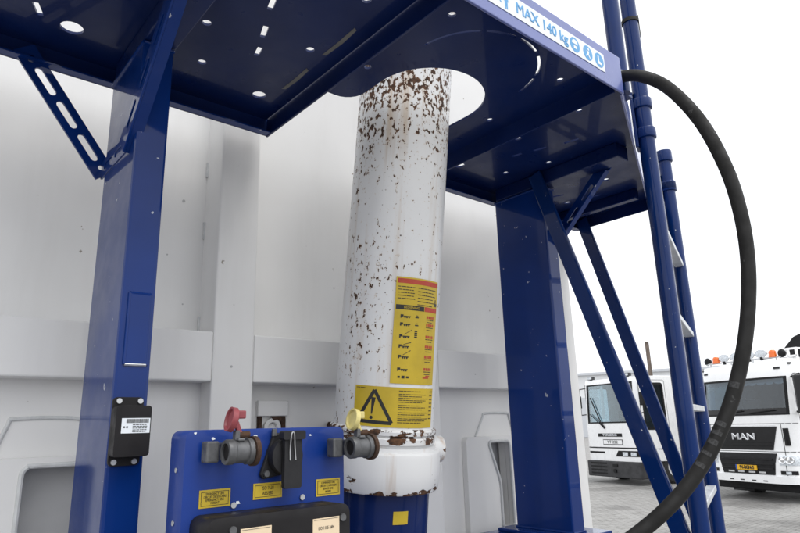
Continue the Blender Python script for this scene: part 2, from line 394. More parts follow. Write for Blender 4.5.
# lower sheets; the two outer ones carry a fork pocket with a rolled rim
obj('lower_panel', box(.763, mir(.763), YR-.012, 1.63, ZB+.1, z(.121)), 'container_grey', ct)
def fxz(y): return lambda p: Vector((p[0], y - p[2], p[1]))        # local (x, height, out) -> wall facing the yard
for s in (0, 1):
    m = (lambda v: v) if s == 0 else (lambda v: mir(v))
    def P(pts): q = [(m(a), z(b)) for a, b in pts]; return q if s == 0 else q[::-1]
    def rounded(pts, r):
        out = []
        for i in range(len(pts)):
            p0, p1, p2 = Vector(pts[i-1]), Vector(pts[i]), Vector(pts[(i+1) % len(pts)])
            a = p1+(p0-p1).normalized()*r; b = p1+(p2-p1).normalized()*r
            for k in range(6): t = k/5; out.append(tuple(a*(1-t)**2 + p1*2*t*(1-t) + b*t*t))
        return out
    hole = rounded([(.262, -.062), (.455, -.062), (.455, -.36), (.262, -.36)] if s == 0 else [(.262, -.062), (.379, -.062), (.325, -.20), (.325, -.36), (.262, -.36)], .022)
    x0, x1 = XL+.11, .648
    obj('lower_panel', xf(plate(P([(x0, -.59), (x1, -.59), (x1, .121), (x0, .121)]), [P(hole)], .03), fxz(YL+.03)), 'container_grey', ct)
    dbl = rounded([(.205, -.045), (.49, -.045), (.49, -.40), (.205, -.40)], .02)
    big = rounded([(.255, -.0555-.002), (.386, -.0555-.002), (.332, -.20), (.332, -.367), (.255, -.367)], .022)
    obj('pocket_plate', xf(plate(P(dbl), [P(hole)], .022), fxz(YL-.001)), 'container_grey', ct, .003)
    rim = [(m(a), YL-.024, z(b)) for a, b in hole]; rim.append(rim[0]); obj('pocket_rim', tube(rim, .0055, 8, 2), 'weld_grey', ct, smooth=True)
    obj('pocket_back', box(min(m(.2), m(.45)), max(m(.2), m(.45)), YL+.04, YL+.06, z(-.42), z(-.03)), 'pocket_grey', ct)
    bead = [(.19, -.10), (.228, .02), (.245, .036), (.36, .036), (.378, .02), (.42, -.045)]
    obj('weld_bead', tube([(m(a), YL-.001, z(b)) for a, b in bead], .0045, 8, 5), 'weld_grey', ct, smooth=True)
# weld beads along the beam
for a, b in cuts:
    obj('weld_bead', cyl((a, YR-.001, z(.25)), (b, YR-.001, z(.25)), .004, 8), 'weld_grey', ct, smooth=True)
for a, b in pil:
    for x in (a-.001, b+.001):
        zz = z(.26)
        while zz < z(.80):
            l_ = random.uniform(.03, .075); obj('weld_bead', tube([(x+random.uniform(-.001, .001), YF+.097, zz+l_*k/3) for k in range(4)], .0042, 6, 2), 'weld_grey', ct, smooth=True); zz += l_+random.uniform(.10, .22)
for x, h in ((.55, .46), (.60, .33), (.585, .62), (1.50, .40), (1.62, .17), (.70, .16), (1.42, .62)):
    obj('paint_spot', cyl((x, (YF if .648 < x < .763 or .121 < h < .247 else YR)-.0008, z(h)), (x, (YF if .648 < x < .763 or .121 < h < .247 else YR)+.001, z(h)), random.uniform(.002, .005), 9), 'pocket_grey', ct)
# panel lifting bracket with rust, low between the ribs
obj('bracket_plate', box(.818, .912, 1.572, 1.5885, z(.036), z(.078)), 'container_grey', ct, .002)
for b_ in (box(.822, .832, 1.574, 1.588, z(-.03), z(.0355)), box(.893, .905, 1.574, 1.588, z(-.03), z(.0355))): obj('bracket_leg', b_, 'rust', ct, .001)
obj('hinge_eye', xf(plate(circ(.866, z(.004), .026, 24), [circ(.866, z(.004), .015, 20)], .010), fxz(1.586)), 'container_grey', ct, .001)
obj('rust_patch', xf(plate([(.858, z(.0355)), (.892, z(.0355)), (.892, z(.020)), (.880, z(.027)), (.868, z(.024))], (), .002), fxz(1.576)), 'rust', ct)
obj('gusset', xf(plate([(.906, z(-.03)), (1.0, z(-.03)), (.992, z(-.024)), (.906, z(.030))], (), .006), fxz(1.58)), 'container_grey', ct, .001)
obj('bolt', cyl((1.065, 1.55, z(.006)), (1.065, 1.588, z(.006)), .013, 6), 'rust', ct)

# ================================================================== CHASSIS
ch = root('trailer_chassis', (XC, 1.3, 0), 'blue steel trailer chassis frame under the grey container', 'chassis')
obj('front_beam', box(.24, 1.85, 1.08, 1.49, z(-.60), z(-.345)), 'blue', ch, .008)
for x in (.52, 1.47): obj('main_rail', box(x, x+.10, 1.10, 7.7, z(-.95), z(-.602)), 'blue', ch, .006)
for y in (2.6, 4.2, 5.8, 7.2): obj('cross_member', box(.62, 1.47, y, y+.1, z(-.88), z(-.70)), 'blue', ch, .004)
for x in (.30, 1.69):
    l = obj('landing_leg', box(x, x+.1, 2.2, 2.32, .10, z(-.602)), 'blue', ch, .006)
    obj('foot', box(x-.06, x+.16, 2.12, 2.40, 0, .10), 'steel', l, .006)
obj('leg_brace', box(.40, 1.69, 2.23, 2.29, z(-.93), z(-.86)), 'blue', ch, .004)
for y in (5.7, 7.0):
    obj('axle', cyl((-.05, y, .50), (2.14, y, .50), .06, 16), 'truck_dark', ch, smooth=True)
    [obj('axle_hanger', box(x, x+.06, y-.05, y+.05, .5, z(-.95)), 'blue', ch) for x in (.54, 1.49)]
    for x in (-.15, 1.87):
        wv = lathe([(.28, 0), (.44, .0), (.495, .04), (.50, .18), (.495, .33), (.44, .37), (.28, .37)], 32, False)
        wl = obj('wheel', xf(wv, lambda p: Vector((x+p[2], y+p[0], .50+p[1]))), 'tyre', ch, smooth=True)
        obj('rim', xf(lathe([(.0, .05), (.16, .05), (.24, .02), (.285, .0), (.285, .37), (.10, .33), (0, .33)], 28, False), lambda p: Vector((x+p[2], y+p[0], .50+p[1]))), 'galvanised', wl, smooth=True)

# ================================================================== SUPPORT POSTS
PX = (.333, .397); PD = (1.20, 1.42)
for s, lab in ((0, 'glossy blue steel post carrying the black barcode box'), (1, 'dark blue steel post beside the diagonal struts and ladder')):
    a, b = PX if s == 0 else (mir(PX[1]), mir(PX[0]))
    po = root('support_post', ((a+b)/2, 1.31, z(-.345)), lab, 'post')
    obj('column', box(a, b, PD[0], PD[1], z(-.343), z(.803)), 'blue', po, .006)
    obj('base_plate', box(a-.05, b+.07, 1.15, 1.46, z(-.3445), z(-.333)), 'blue', po, .003)
    if s == 0:
        obj('patch_plate', box(.349, .386, 1.1955, 1.2, z(.125), z(.258)), 'blue', po, .0015)
        pts = [(.348, 1.199, z(.124)), (.348, 1.199, z(.259)), (.387, 1.199, z(.259)), (.387, 1.199, z(.124))]
        for i in range(3): obj('weld_seam', cyl(pts[i], pts[i+1], .0035, 8), 'blue', po, smooth=True)
        obj('weld_seam', cyl(pts[3], pts[0], .0035, 8), 'steel', po, smooth=True)
    for h_ in (-.331, .800):
        cs_ = [(a, PD[0], z(h_)), (b, PD[0], z(h_)), (b, PD[1], z(h_)), (a, PD[1], z(h_))]
        for i_ in (0, 3): obj('weld_seam', cyl(cs_[i_], cs_[(i_+1) % 4], .004, 8), 'blue', po, smooth=True)
    # perforated flat brace out to the deck's rear lip, folded round the post side, and a second one forward
    sg = -1 if s == 0 else 1
    xs = a if s == 0 else b
    def bx(d): return xs + sg*d
    p0 = Vector((bx(.180), 1.442, z(.828))); p1 = Vector((bx(.000), 1.442, z(.588)))
    ln = (p1-p0).length; fr = frame(p0, p1-p0, (1, 0, 0))
    hl = [slot((.048+.083*k, 0), (.048+.083*k+.052, 0), .008) for k in range(3)] + [circ(.018, 0, .009, 12), circ(ln-.008, 0, .006, 10)]
    obj('perforated_brace', xf(plate([(-.01, -.024), (ln+.012, -.024), (ln+.012, .024), (-.01, .024)], hl, .006), fr), 'blue', po, .001)
    fs = frame((xs+sg*.002, 1.442, z(.590)), (0, -1, 0), (0, 0, 1))
    tb = plate([(0, -.022), (.19, -.022), (.19, .022), (0, .022)], [slot((.03, 0), (.075, 0), .007), slot((.11, 0), (.15, 0), .007)], .005)
    obj('brace_tab', xf(tb, lambda p: fs((p[0], p[1], p[2]*(1 if s else -1)))), 'blue', po, .001)
    q0 = Vector((xs+sg*.0075, 1.255, z(.575))); q1 = Vector((xs+sg*.0075, .985, z(.832))); ln2 = (q1-q0).length
    ff = frame(q0, q1-q0, (0, 0, 1))
    hl = [slot((.05+.09*k, 0), (.05+.09*k+.05, 0), .007) for k in range(3)]
    fb = plate([(0, -.024), (ln2, -.024), (ln2, .024), (0, .024)], hl, .005)
    obj('perforated_brace', xf(fb, lambda p: ff((p[0], p[1], p[2]*(1 if s == 0 else -1)))), 'blue', po, .001)
    fl = plate([(.0, 0), (ln2-.02, 0), (ln2-.02, .022), (.0, .022)], (), .004)
    o_, u_, v_ = q0, (q1-q0), Vector((-sg, 0, 0)); fo = frame(q0 + (q1-q0).normalized().cross(Vector((1, 0, 0)))*(-.024), u_, v_)
    obj('brace_flange', xf(fl, fo), 'blue', po)

# ================================================================== WORK PLATFORM
pf = root('work_platform', (XC, 1.1, z(.805)), 'shade-darkened blue steel platform with keyhole cutout around the ram', 'platform')
ZD, ZL, TH = z(.855), z(.808), .006
def lip(name, a, b, z0, z1, th=.006, mat='shaded_blue', inside=1):
    a = Vector((*a, 0)); b = Vector((*b, 0)); d = (b-a).normalized(); n = Vector((-d.y, d.x, 0))*inside*th
    V = [(*p.xy, h) for h in (z0, z1) for p in (a, b, b+n, a+n)]
    return obj(name, (V, [[0, 3, 2, 1], [4, 5, 6, 7], [0, 1, 5, 4], [1, 2, 6, 5], [2, 3, 7, 6], [3, 0, 4, 7]]), mat, pf, .0012)
# centre deck with the keyhole
key = []
cx, cy, r = 1.04, 1.085, .158
key += [(.7605, .703), (1.3295, .703), (1.3295, 1.444), (cx+r, 1.444)]
rc = .055
key += [(cx+r*cos(a), cy+r*sin(a)) for a in [-pi*k/28 for k in range(0, 29)]]
key += [(cx-r-rc + rc*cos(a), 1.212-rc+rc*sin(a)) for a in [pi/2*k/6 for k in range(0, 7)]]
key += [(.79, 1.212), (.7605, 1.212)]
ring = []
rcx, rcy, rr = 1.036, .918, .170
def arcslot(a0, a1, wd=.0035, n=12):
    o_ = [(rcx+(rr+wd)*cos(a0+(a1-a0)*i/n), rcy+(rr+wd)*sin(a0+(a1-a0)*i/n)) for i in range(n+1)]
    return o_ + [(rcx+(rr-wd)*cos(a1-(a1-a0)*i/n), rcy+(rr-wd)*sin(a1-(a1-a0)*i/n)) for i in range(n+1)]
def safe(a): return not (-.0 < 0)
hol = [circ(.839, .785, .009), circ(1.245, .797, .009), circ(.816, 1.055, .009), circ(1.261, 1.053, .009)]
arcs = [(radians(186), radians(232)), (radians(236), radians(262)), (radians(266), radians(292)), (radians(297), radians(326)), (radians(331), radians(354))]
hol += [arcslot(*a) for a in arcs]
dk = obj('center_deck', shift(plate(key, hol, TH), 0, 0, ZD), 'shaded_blue', pf)
obj('bare_and_reflected_strip', shift(plate([(.764, .76), (.787, .765), (.785, .83), (.792, .90), (.789, .975), (.778, .984), (.772, .972), (.763, .985), (.762, .90), (.766, .84)], (), .0006), 0, 0, ZD-.0008), 'residue_and_reflection', pf)
for a_, b_ in ((1.15, 1.27), (.95, 1.08)):  # these two strips paint the bare strip's reflection in the slot lip
    obj('bare_and_reflected_strip', shift(plate([(.700, a_), (.709, a_+.006), (.712, (a_+b_)/2), (.708, b_-.004), (.699, b_), (.701, (a_+b_)/2+.01)], (), .0006), 0, 0, ZD-.0008), 'residue_and_reflection', pf)
# side decks, mirrored about the ram
for s in (0, 1):
    m = (lambda v: v) if s == 0 else mir
    pol = [(.748, .706), (.748, 1.444), (-.172, 1.444), (-.172, 1.108), (.728, .706)]
    hs_ = [circ(.439, 1.134, .010), circ(.490, 1.281, .010), circ(.668, 1.334, .0175), circ(.667, 1.081, .010), circ(.666, .861, .010),
           circ(.218, 1.329, .023), circ(.05, 1.33, .012), circ(.14, 1.10, .012), circ(.356, .874+.06, .02)]
    for a, b in (((.512, .965), (.524, 1.012)), ((.545, 1.066), (.557, 1.106)), ((.572, 1.144), (.579, 1.178)), ((.140, 1.285), (.157, 1.324)), ((.02, 1.20), (.03, 1.24))):
        dx, dy = b[0]-a[0], b[1]-a[1]; l_ = hypot(dx, dy); nx, ny = -dy/l_*.006, dx/l_*.006
        hs_.append([(a[0]+nx, a[1]+ny), (a[0]-nx, a[1]-ny), (b[0]-nx, b[1]-ny), (b[0]+nx, b[1]+ny)])
    obj('side_deck', shift(plate([(m(x), y) for x, y in pol], [[(m(x), y) for x, y in h] for h in hs_], TH), 0, 0, ZD), 'shaded_blue', pf)
    i = 1 if s == 0 else -1
    lip('edge_lip', (m(-.172), 1.446), (m(.752), 1.446), ZL, ZD+TH, inside=i)
    lip('edge_lip', (m(.752), 1.4525), (m(.752), .702), ZL-.002, ZD+TH+.001, inside=i)
    obj('lip_flange', box(min(m(-.17), m(.7515)), max(m(-.17), m(.7515)), 1.424, 1.4455, ZL, ZL+.004), 'blue', pf)
    lip('edge_lip', (m(-.178), 1.108), (m(-.178), 1.452), ZL, ZD+TH, inside=-i)
    lip('chamfer_fascia', (m(.728), .6955), (m(-.178), 1.1035), z(.808), z(.912), mat='sunlit_fascia_blue', inside=-i)
    obj('deck_rib', box(min(m(.333), m(.40)), max(m(.333), m(.40)), .905, 1.41, z(.806), ZD-.001), 'shaded_blue', pf, .003)
    obj('deck_rib', box(min(m(-.05), m(-.02)), max(m(-.05), m(-.02)), 1.08, 1.438, z(.815), ZD-.001), 'shaded_blue', pf, .003)
fa = obj('front_fascia', box(.728, mir(.728), .690, .6965, z(.808), z(.912)), 'sunlit_fascia_blue', pf, .002)
obj('fascia_return', box(.728, mir(.728), .697, .722, z(.906), z(.9115)), 'sunlit_fascia_blue', pf, .001)
# load sign
YS = .6895
fsn = lambda p: Vector((p[0], YS-p[2], z(p[1])))
sg_ = obj('load_sign', xf(shift(plate([(.845, .836), (1.279, .836), (1.279, .886), (.845, .886)], (), .0008), 0, 0, 0), fsn), 'white_sticker', pf)
def onsign(g_): return xf(shift(g_, 0, 0, .0009), fsn)
obj('lettering', onsign(shift(text('MAX 140 kg', .037, .0004, 'CENTER', .0007), 1.030, .861)), 'sky_print', sg_)
obj('lettering', onsign(shift(text('1x', .034, .0004), .872, .861)), 'sky_print', sg_)
fig = join(plate(circ(.903, .8815, .0037, 12), (), .0004), plate([(.898, .876), (.909, .876), (.911, .861), (.908, .861), (.9075, .842), (.9045, .842), (.9035, .857), (.9025, .842), (.8995, .842), (.899, .861), (.896, .861)], (), .0004))
obj('person_symbol', onsign(fig), 'sky_print', sg_)
for k, xx in enumerate((1.152, 1.206, 1.255)):
    o_ = obj('round_symbol', onsign(plate(circ(xx, .861, .0195, 28), (), .0004)), 'sky_print', sg_)
    if k == 0: gg = join(plate([(xx-.012, .863)]+circ(xx, .863, .012, 12, .012, pi, 0)[1:], (), .0003), rect(xx-.006, xx+.006, .850, .858, .0003))
    elif k == 1: gg = join(plate(circ(xx+.003, .872, .0035, 10), (), .0003), plate([(xx-.006, .866), (xx+.006, .867), (xx+.003, .858), (xx+.009, .850), (xx+.006, .847), (xx-.001, .856), (xx-.008, .848), (xx-.010, .851), (xx-.003, .860)], (), .0003))
    else: gg = plate([(xx-.007, .872), (xx-.001, .872), (xx-.001, .858), (xx+.010, .855), (xx+.010, .849), (xx-.007, .849)], (), .0003)
    obj('symbol_mark', xf(shift(gg, 0, 0, .0014), fsn), 'white_sticker', o_)

# ================================================================== TRACKER BOX on the post
tk = root('tracker_box', (.364, 1.199, z(0)), 'small black box with white barcode label screwed to blue post', 'electronic box')
fy = lambda y: (lambda p: Vector((p[0], y-p[2], z(p[1]))))
obj('mounting_plate', xf(plate(rrect(.333, .387, -.056, .064, .008), [], .006), fy(1.1985)), 'black_plastic', tk, .001)
obj('housing', xf(plate(rrect(.333, .394, -.040, .048, .006), [], .026), fy(1.1925)), 'black_plastic', tk, .003)
for x, h in ((.343, .057), (.380, .057), (.342, -.049), (.377, -.049)):
    obj('screw', join(cyl((x, 1.1925, z(h)), (x, 1.189, z(h)), .0048, 12)), 'steel', tk)
lb = obj('barcode_label', xf(rect(.343, .392, .000, .026), fy(1.1663)), 'white_sticker', tk)
bars = []; xx = .351
while xx < .389: wd = random.uniform(.0004, .0011); bars.append(rect(xx, xx+wd, .0175, .0245, .0003)); xx += wd+random.uniform(.0004, .0008)
for r_ in range(5):
    x_ = .362; 
    while x_ < .384: wl_ = random.uniform(.002, .006); bars.append(rect(x_, x_+wl_, .002+r_*.003, .0032+r_*.003, .0003)); x_ += wl_+.001
for x_ in (.346, .351): bars.append(rect(x_, x_+.003, .009, .012, .0003))
obj('print', xf(join(*bars), fy(1.1656)), 'black_print', lb, kind='stuff')

# ================================================================== HYDRAULIC RAM
axis = Vector((.008, -.11, .847)).normalized()
P0 = Vector((1.046, 1.309, z(0)))
rm = root('hydraulic_ram', P0, 'white telescopic hydraulic ram with rust chips and yellow warning stickers', 'hydraulic ram', local=True, quat=Vector((0, 0, 1)).rotation_difference(axis))
RR = .132
obj('barrel', lathe([(RR+.001, .001), (RR, .02), (RR-.001, .6), (RR-.002, 1.22), (RR-.012, 1.235)], 96), 'ram_white', rm, smooth=True, center=False)
obj('inner_stage', lathe([(.112, 1.235), (.112, 1.45), (.10, 1.46)], 64), 'ram_white', rm, smooth=True, center=False)
prof = [(.130, -.147), (.150, -.146), (.153, -.141), (.154, -.100), (.154, -.060), (.1525, -.053), (.148, -.0485), (.140, -.0470), (.1395, -.040), (.131, -.038), (.131, -.033), (.139, -.031), (.140, -.018), (.137, -.015), (.132, -.0145), (.132, -.011), (.139, -.009), (.140, .0), (.137, .004), (.1335, .006)]
obj('collar', lathe(prof, 96), 'collar_white', rm, smooth=True, center=False)
obj('foot_tube', lathe([(.131, -.375), (.131, -.142)], 64), 'shaded_blue', rm, smooth=True)
def ramp_(ang, t, out=0.): a = radians(ang); return Vector(((RR+out)*cos(a), (RR+out)*sin(a), t))
ka = radians(-20); kd = Vector((cos(ka), sin(ka), 0))
kn = obj('trunnion', cyl(kd*.125 + Vector((0, 0, -.055)), kd*.172 + Vector((0, 0, -.055)), .035, 28), 'collar_white', rm, .006, smooth=True)
def wrap(g_, a0, t0, out):          # flat (x right, y up, z out) -> on the barrel, x=0 at angle a0
    return [ramp_(a0 + math.degrees(v[0]/RR), t0 + v[1], out + v[2]) for v in g_[0]], g_[1]
def strip(x0, x1, y0, y1, n=20, out=.0006):
    V, F = [], []
    for i in range(n+1):
        x = x0+(x1-x0)*i/n; V += [(x, y0, 0), (x, y1, 0), (x, y0, out), (x, y1, out)]
    for i in range(n):
        k = i*4; F += [[k+2, k+6, k+7, k+3], [k, k+1, k+5, k+4], [k, k+4, k+6, k+2], [k+1, k+3, k+7, k+5]]
    F += [[0, 2, 3, 1], [n*4, n*4+1, n*4+3, n*4+2]]; return V, F
def words(x0, x1, y, h, wmin=.004, wmax=.012, gap=.0015):
    out = []; x = x0
    while x < x1-.002:
        wd = min(random.uniform(wmin, wmax), x1-x); out.append(strip(x, x+wd, y, y+h, 3, .0003)); x += wd+gap
    return out
# upper sticker
A1, T1, W1, H1 = -125.0, .117, .1365, .267
s1 = obj('warning_sticker', wrap(strip(0, W1, 0, H1, 24), A1, T1, .0012), 'yellow_sticker', rm, smooth=True)
o1 = .0019
bl = []; rd = []
rd.append(strip(.004, W1-.002, H1-.016, H1-.004, 20, .0003))
for k in range(5): bl += words(.006, .052-.004*(k % 2), H1-.026-.0075*k, .002)
for k in range(6): bl += words(.060, W1-.012-.01*(k % 2), H1-.026-.0085*k, .002)
bl.append(strip(.003, .082, H1-.083, H1-.071, 16, .0003)); rd.append(strip(.084, W1-.002, H1-.083, H1-.071, 10, .0003))
bl.append(strip(W1-.014, W1-.003, H1-.066, H1-.058, 4, .0003)); bl.append(strip(W1-.012, W1-.008, H1-.058, H1-.048, 2, .0003))
def lorry(x, y, sc=.85, tip=0.):
    g_ = [strip(x, x+.009*sc, y+.003, y+.010*sc, 2, .0003), strip(x+.010*sc, x+.032*sc, y+.003, y+.0055, 4, .0003)]
    for wx in (.002, .014, .020, .027): g_.append(plate(circ(x+wx*sc, y+.0015, .0024*sc, 8), (), .0003))
    if tip: g_.append(plate([(x+.012, y+.008), (x+.032, y+.008+tip), (x+.032, y+.010+tip), (x+.012, y+.0095)], (), .0003))
    return g_
rows = [(.163, 0), (.143, 0), (.113, .012), (.088, .006), (.062, .012), (.031, .0), ]
for i, (yy, tp) in enumerate(rows):
    bl += lorry(.016, yy, .85, tp)
    if i in (0, 1): bl += [strip(.056, .066, yy+.002, yy+.005, 2, .0003), strip(.058, .064, yy+.007, yy+.009, 2, .0003)]
    if i == 2: bl += [strip(.056, .064, yy+.002+.005*k, yy+.0055+.005*k, 2, .0003) for k in range(4)]
    rd += [strip(.092+.008*k, .098+.008*k, yy+.004, yy+.011, 2, .0003) for k in range(4)]
    bl += words(.092, .122, yy+.000, .002); bl += words(.094, .118, yy-.006, .0016)
bl += [strip(.018, .024, .014, .019, 2, .0003), strip(.028, .036, .013, .020, 2, .0003), strip(.040, .047, .014, .019, 2, .0003)]
rd += [strip(.090, .112, .015, .019, 3, .0003), strip(.100, .116, .020, .023, 3, .0003)]
obj('black_print', wrap(join(*bl), A1, T1, o1), 'black_print', s1, kind='stuff'); obj('red_print', wrap(join(*rd), A1, T1, o1), 'red_print', s1, kind='stuff')
obj('lettering', wrap(shift(text('BEDIENING', .0085, .0003), .045, H1-.077), A1, T1, o1+.0004), 'yellow_sticker', s1)
# lower sticker with the triangle
A2, T2, W2, H2 = -163.0, .0105, .2275, .097
s2 = obj('warning_sticker', wrap(strip(0, W2, 0, H2, 36), A2, T2, .0012), 'yellow_sticker', rm, smooth=True)
bl = []
def seg(p, q, wd, n=10, p_w=None):
    p = Vector(p); q = Vector(q); d = (q-p).normalized(); nn = Vector((-d.y, d.x)); V, F = [], []
    for i in range(n+1):
        t = i/n; c_ = p.lerp(q, t); w_ = wd + ((p_w or wd)-wd)*t
        V += [(*(c_+nn*w_), 0), (*(c_-nn*w_), 0), (*(c_+nn*w_), .0003), (*(c_-nn*w_), .0003)]
    for i in range(n):
        k = i*4; F += [[k+2, k+6, k+7, k+3], [k, k+1, k+5, k+4], [k, k+4, k+6, k+2], [k+1, k+3, k+7, k+5]]
    F += [[0, 2, 3, 1], [n*4, n*4+1, n*4+3, n*4+2]]; return V, F
ta, tb_, tc_ = (.052, .088), (.012, .012), (.098, .010)
bl += [seg(ta, tb_, .0042), seg(tb_, tc_, .0042), seg(tc_, ta, .0042)]
bl += [seg((.051, .070), (.048, .030), .0052, 6, .0014), plate(circ(.0475, .0215, .0042, 14), (), .0003)]
bl += words(.004, .030, .091, .0015)
yy = .088
for k in range(15):
    if k in (1, 6, 9): yy -= .0030
    bl += words(.112, .205-(.03 if k in (0, 6) else .012*((k*7) % 3)), yy, .0017, .004, .014); yy -= .0048
for k in range(8): bl += words(.210, .224, .088-.0095*k, .0022, .004, .01)
obj('black_print', wrap(join(*bl), A2, T2, o1), 'black_print', s2, kind='stuff')
obj('yellow_label', wrap(strip(0, .04, 0, .03, 10), -112, -.215, -.0003), 'yellow_sticker', rm)

# ================================================================== CONNECTION PANEL
cp = root('connection_panel', (.55, 1.03, z(-.55)), 'bright blue coupling panel with black socket and yellow labels', 'coupling panel')
YP = 1.00
obj('front_plate', xf(plate(rrect(.394, .702, -.56, .002, .014), [], .062), fy(YP+.062)), 'panel_blue', cp, .007, smooth=True)
for x in (.44, .63): obj('bracket', box(x, x+.04, YP+.0622, 1.0795, z(-.56), z(-.40)), 'blue', cp, .003)
for x, h in ((.480, -.119), (.611, -.118)): obj('rivet', cyl((x, YP-.0005, z(h)), (x, YP-.003, z(h)), .0048, 14), 'steel', cp, smooth=True)
for h in (-.06, -.14): obj('rivet', cyl((.3935, YP+.03, z(h)), (.392, YP+.03, z(h)), .004, 12), 'steel', cp, smooth=True)
fp = lambda e: fy(YP-e)
def flake(cx_, cy_, r_): return [(cx_+r_*random.uniform(.5, 1.1)*cos(2*pi*k/11), cy_+r_*.7*random.uniform(.5, 1.1)*sin(2*pi*k/11)) for k in range(11)]
for c_ in ((.503, -.013, .0085), (.517, -.011, .0045), (.505, -.024, .004), (.409, -.003, .003), (.440, -.012, .004), (.488, -.116, .005), (.627, -.012, .003)):
    obj('paint_chip', xf(plate(flake(*c_), (), .0004), fp(.0004)), 'white_sticker', cp)
labs = [(.421, .474, -.119, -.0915, ['EMERGENCY LINE', 'CIRCUIT DE SECOURS', 'EMERGENCY LINE', 'VORRAT'], .0054),
        (.515, .570, -.114, -.0885, ['ISO 7638', 'ABS/EBS'], .0082),
        (.640, .692, -.120, -.0905, ['COMMANDE LINE', 'CIRCUIT COMMANDE', 'SERVICE LINE', 'BREMSE'], .0052)]
for x0, x1, h0, h1, lines, sz in labs:
    lb = obj('yellow_label', xf(rect(x0, x1, h0, h1), fp(.0005)), 'yellow_sticker', cp)
    bd = [rect(x0+.003, x1-.003, h0+.003, h0+.0037, .0003), rect(x0+.003, x1-.003, h1-.0037, h1-.003, .0003), rect(x0+.003, x0+.0037, h0+.0037, h1-.0037, .0003), rect(x1-.0037, x1-.003, h0+.0037, h1-.0037, .0003)]
    n_ = len(lines); st_ = (h1-h0-.009)/n_
    for k, s_ in enumerate(lines): bd.append(shift(text(s_, sz, .0003, 'CENTER', 0., .72), (x0+x1)/2, h1-.0045-st_*(k+.5)))
    obj('lettering', xf(join(*bd), fp(.0012)), 'black_print', lb)
# black junction box
jb = obj('junction_box', xf(plate(rrect(.408, .668, -.30, -.128, .016), [], .066), fp(.0005)), 'black_plastic', cp, .008, smooth=True)
for x, h in ((.449, -.147), (.652, -.150), (.449, -.28), (.652, -.28)): obj('screw', cyl((x, YP-.066, z(h)), (x, YP-.070, z(h)), .006, 14), 'alu', jb, smooth=True)
for x0, x1, tx in ((.462, .515, 'ISO 1185-24N'), (.592, .645, 'ISO 1185-24N')):
    lb = obj('cream_label', xf(rect(x0, x1, -.185, -.147), fp(.0667)), 'cream', jb)
    obj('lettering', xf(join(shift(text(tx, .0072, .0003, 'CENTER', 0, .75), (x0+x1)/2, -.163), rect(x0+.002, x1-.002, -.1495, -.149, .0003)), fp(.0674)), 'black_print', lb)
# electrical socket
so = obj('socket', xf(plate(circ(.566, -.046, .030, 32), (), .026), fp(.0005)), 'socket_black', cp, .004, smooth=True)
fl = [(.548, -.008), (.560, -.006), (.585, -.030), (.580, -.075), (.530, -.082), (.524, -.074)]
obj('flange', xf(plate(fl, [], .008), fp(.0004)), 'socket_black', so, .002)
obj('bolt', cyl((.534, YP-.008, z(-.073)), (.534, YP-.013, z(-.073)), .0055, 6), 'alu', so)
obj('lid', xf(plate(rrect(.553, .587, -.098, -.010, .004), [], .010), fp(.028)), 'socket_black', so, .002)
obj('hinge_block', xf(plate(rrect(.548, .592, -.018, -.003, .004), [], .016), fp(.026)), 'socket_black', so, .003)
obj('spring_wire', tube([(.563, YP-.039, z(-.052)), (.562, YP-.0405, z(-.030)), (.563, YP-.043, z(-.008)), (.568, YP-.043, z(-.008)), (.571, YP-.0405, z(-.030)), (.574, YP-.039, z(-.052))], .0011, 8, 4), 'steel', so, smooth=True)
obj('strap', box(.545, .553, YP-.010, YP-.004, z(-.012), z(.001)), 'alu', so, .001)
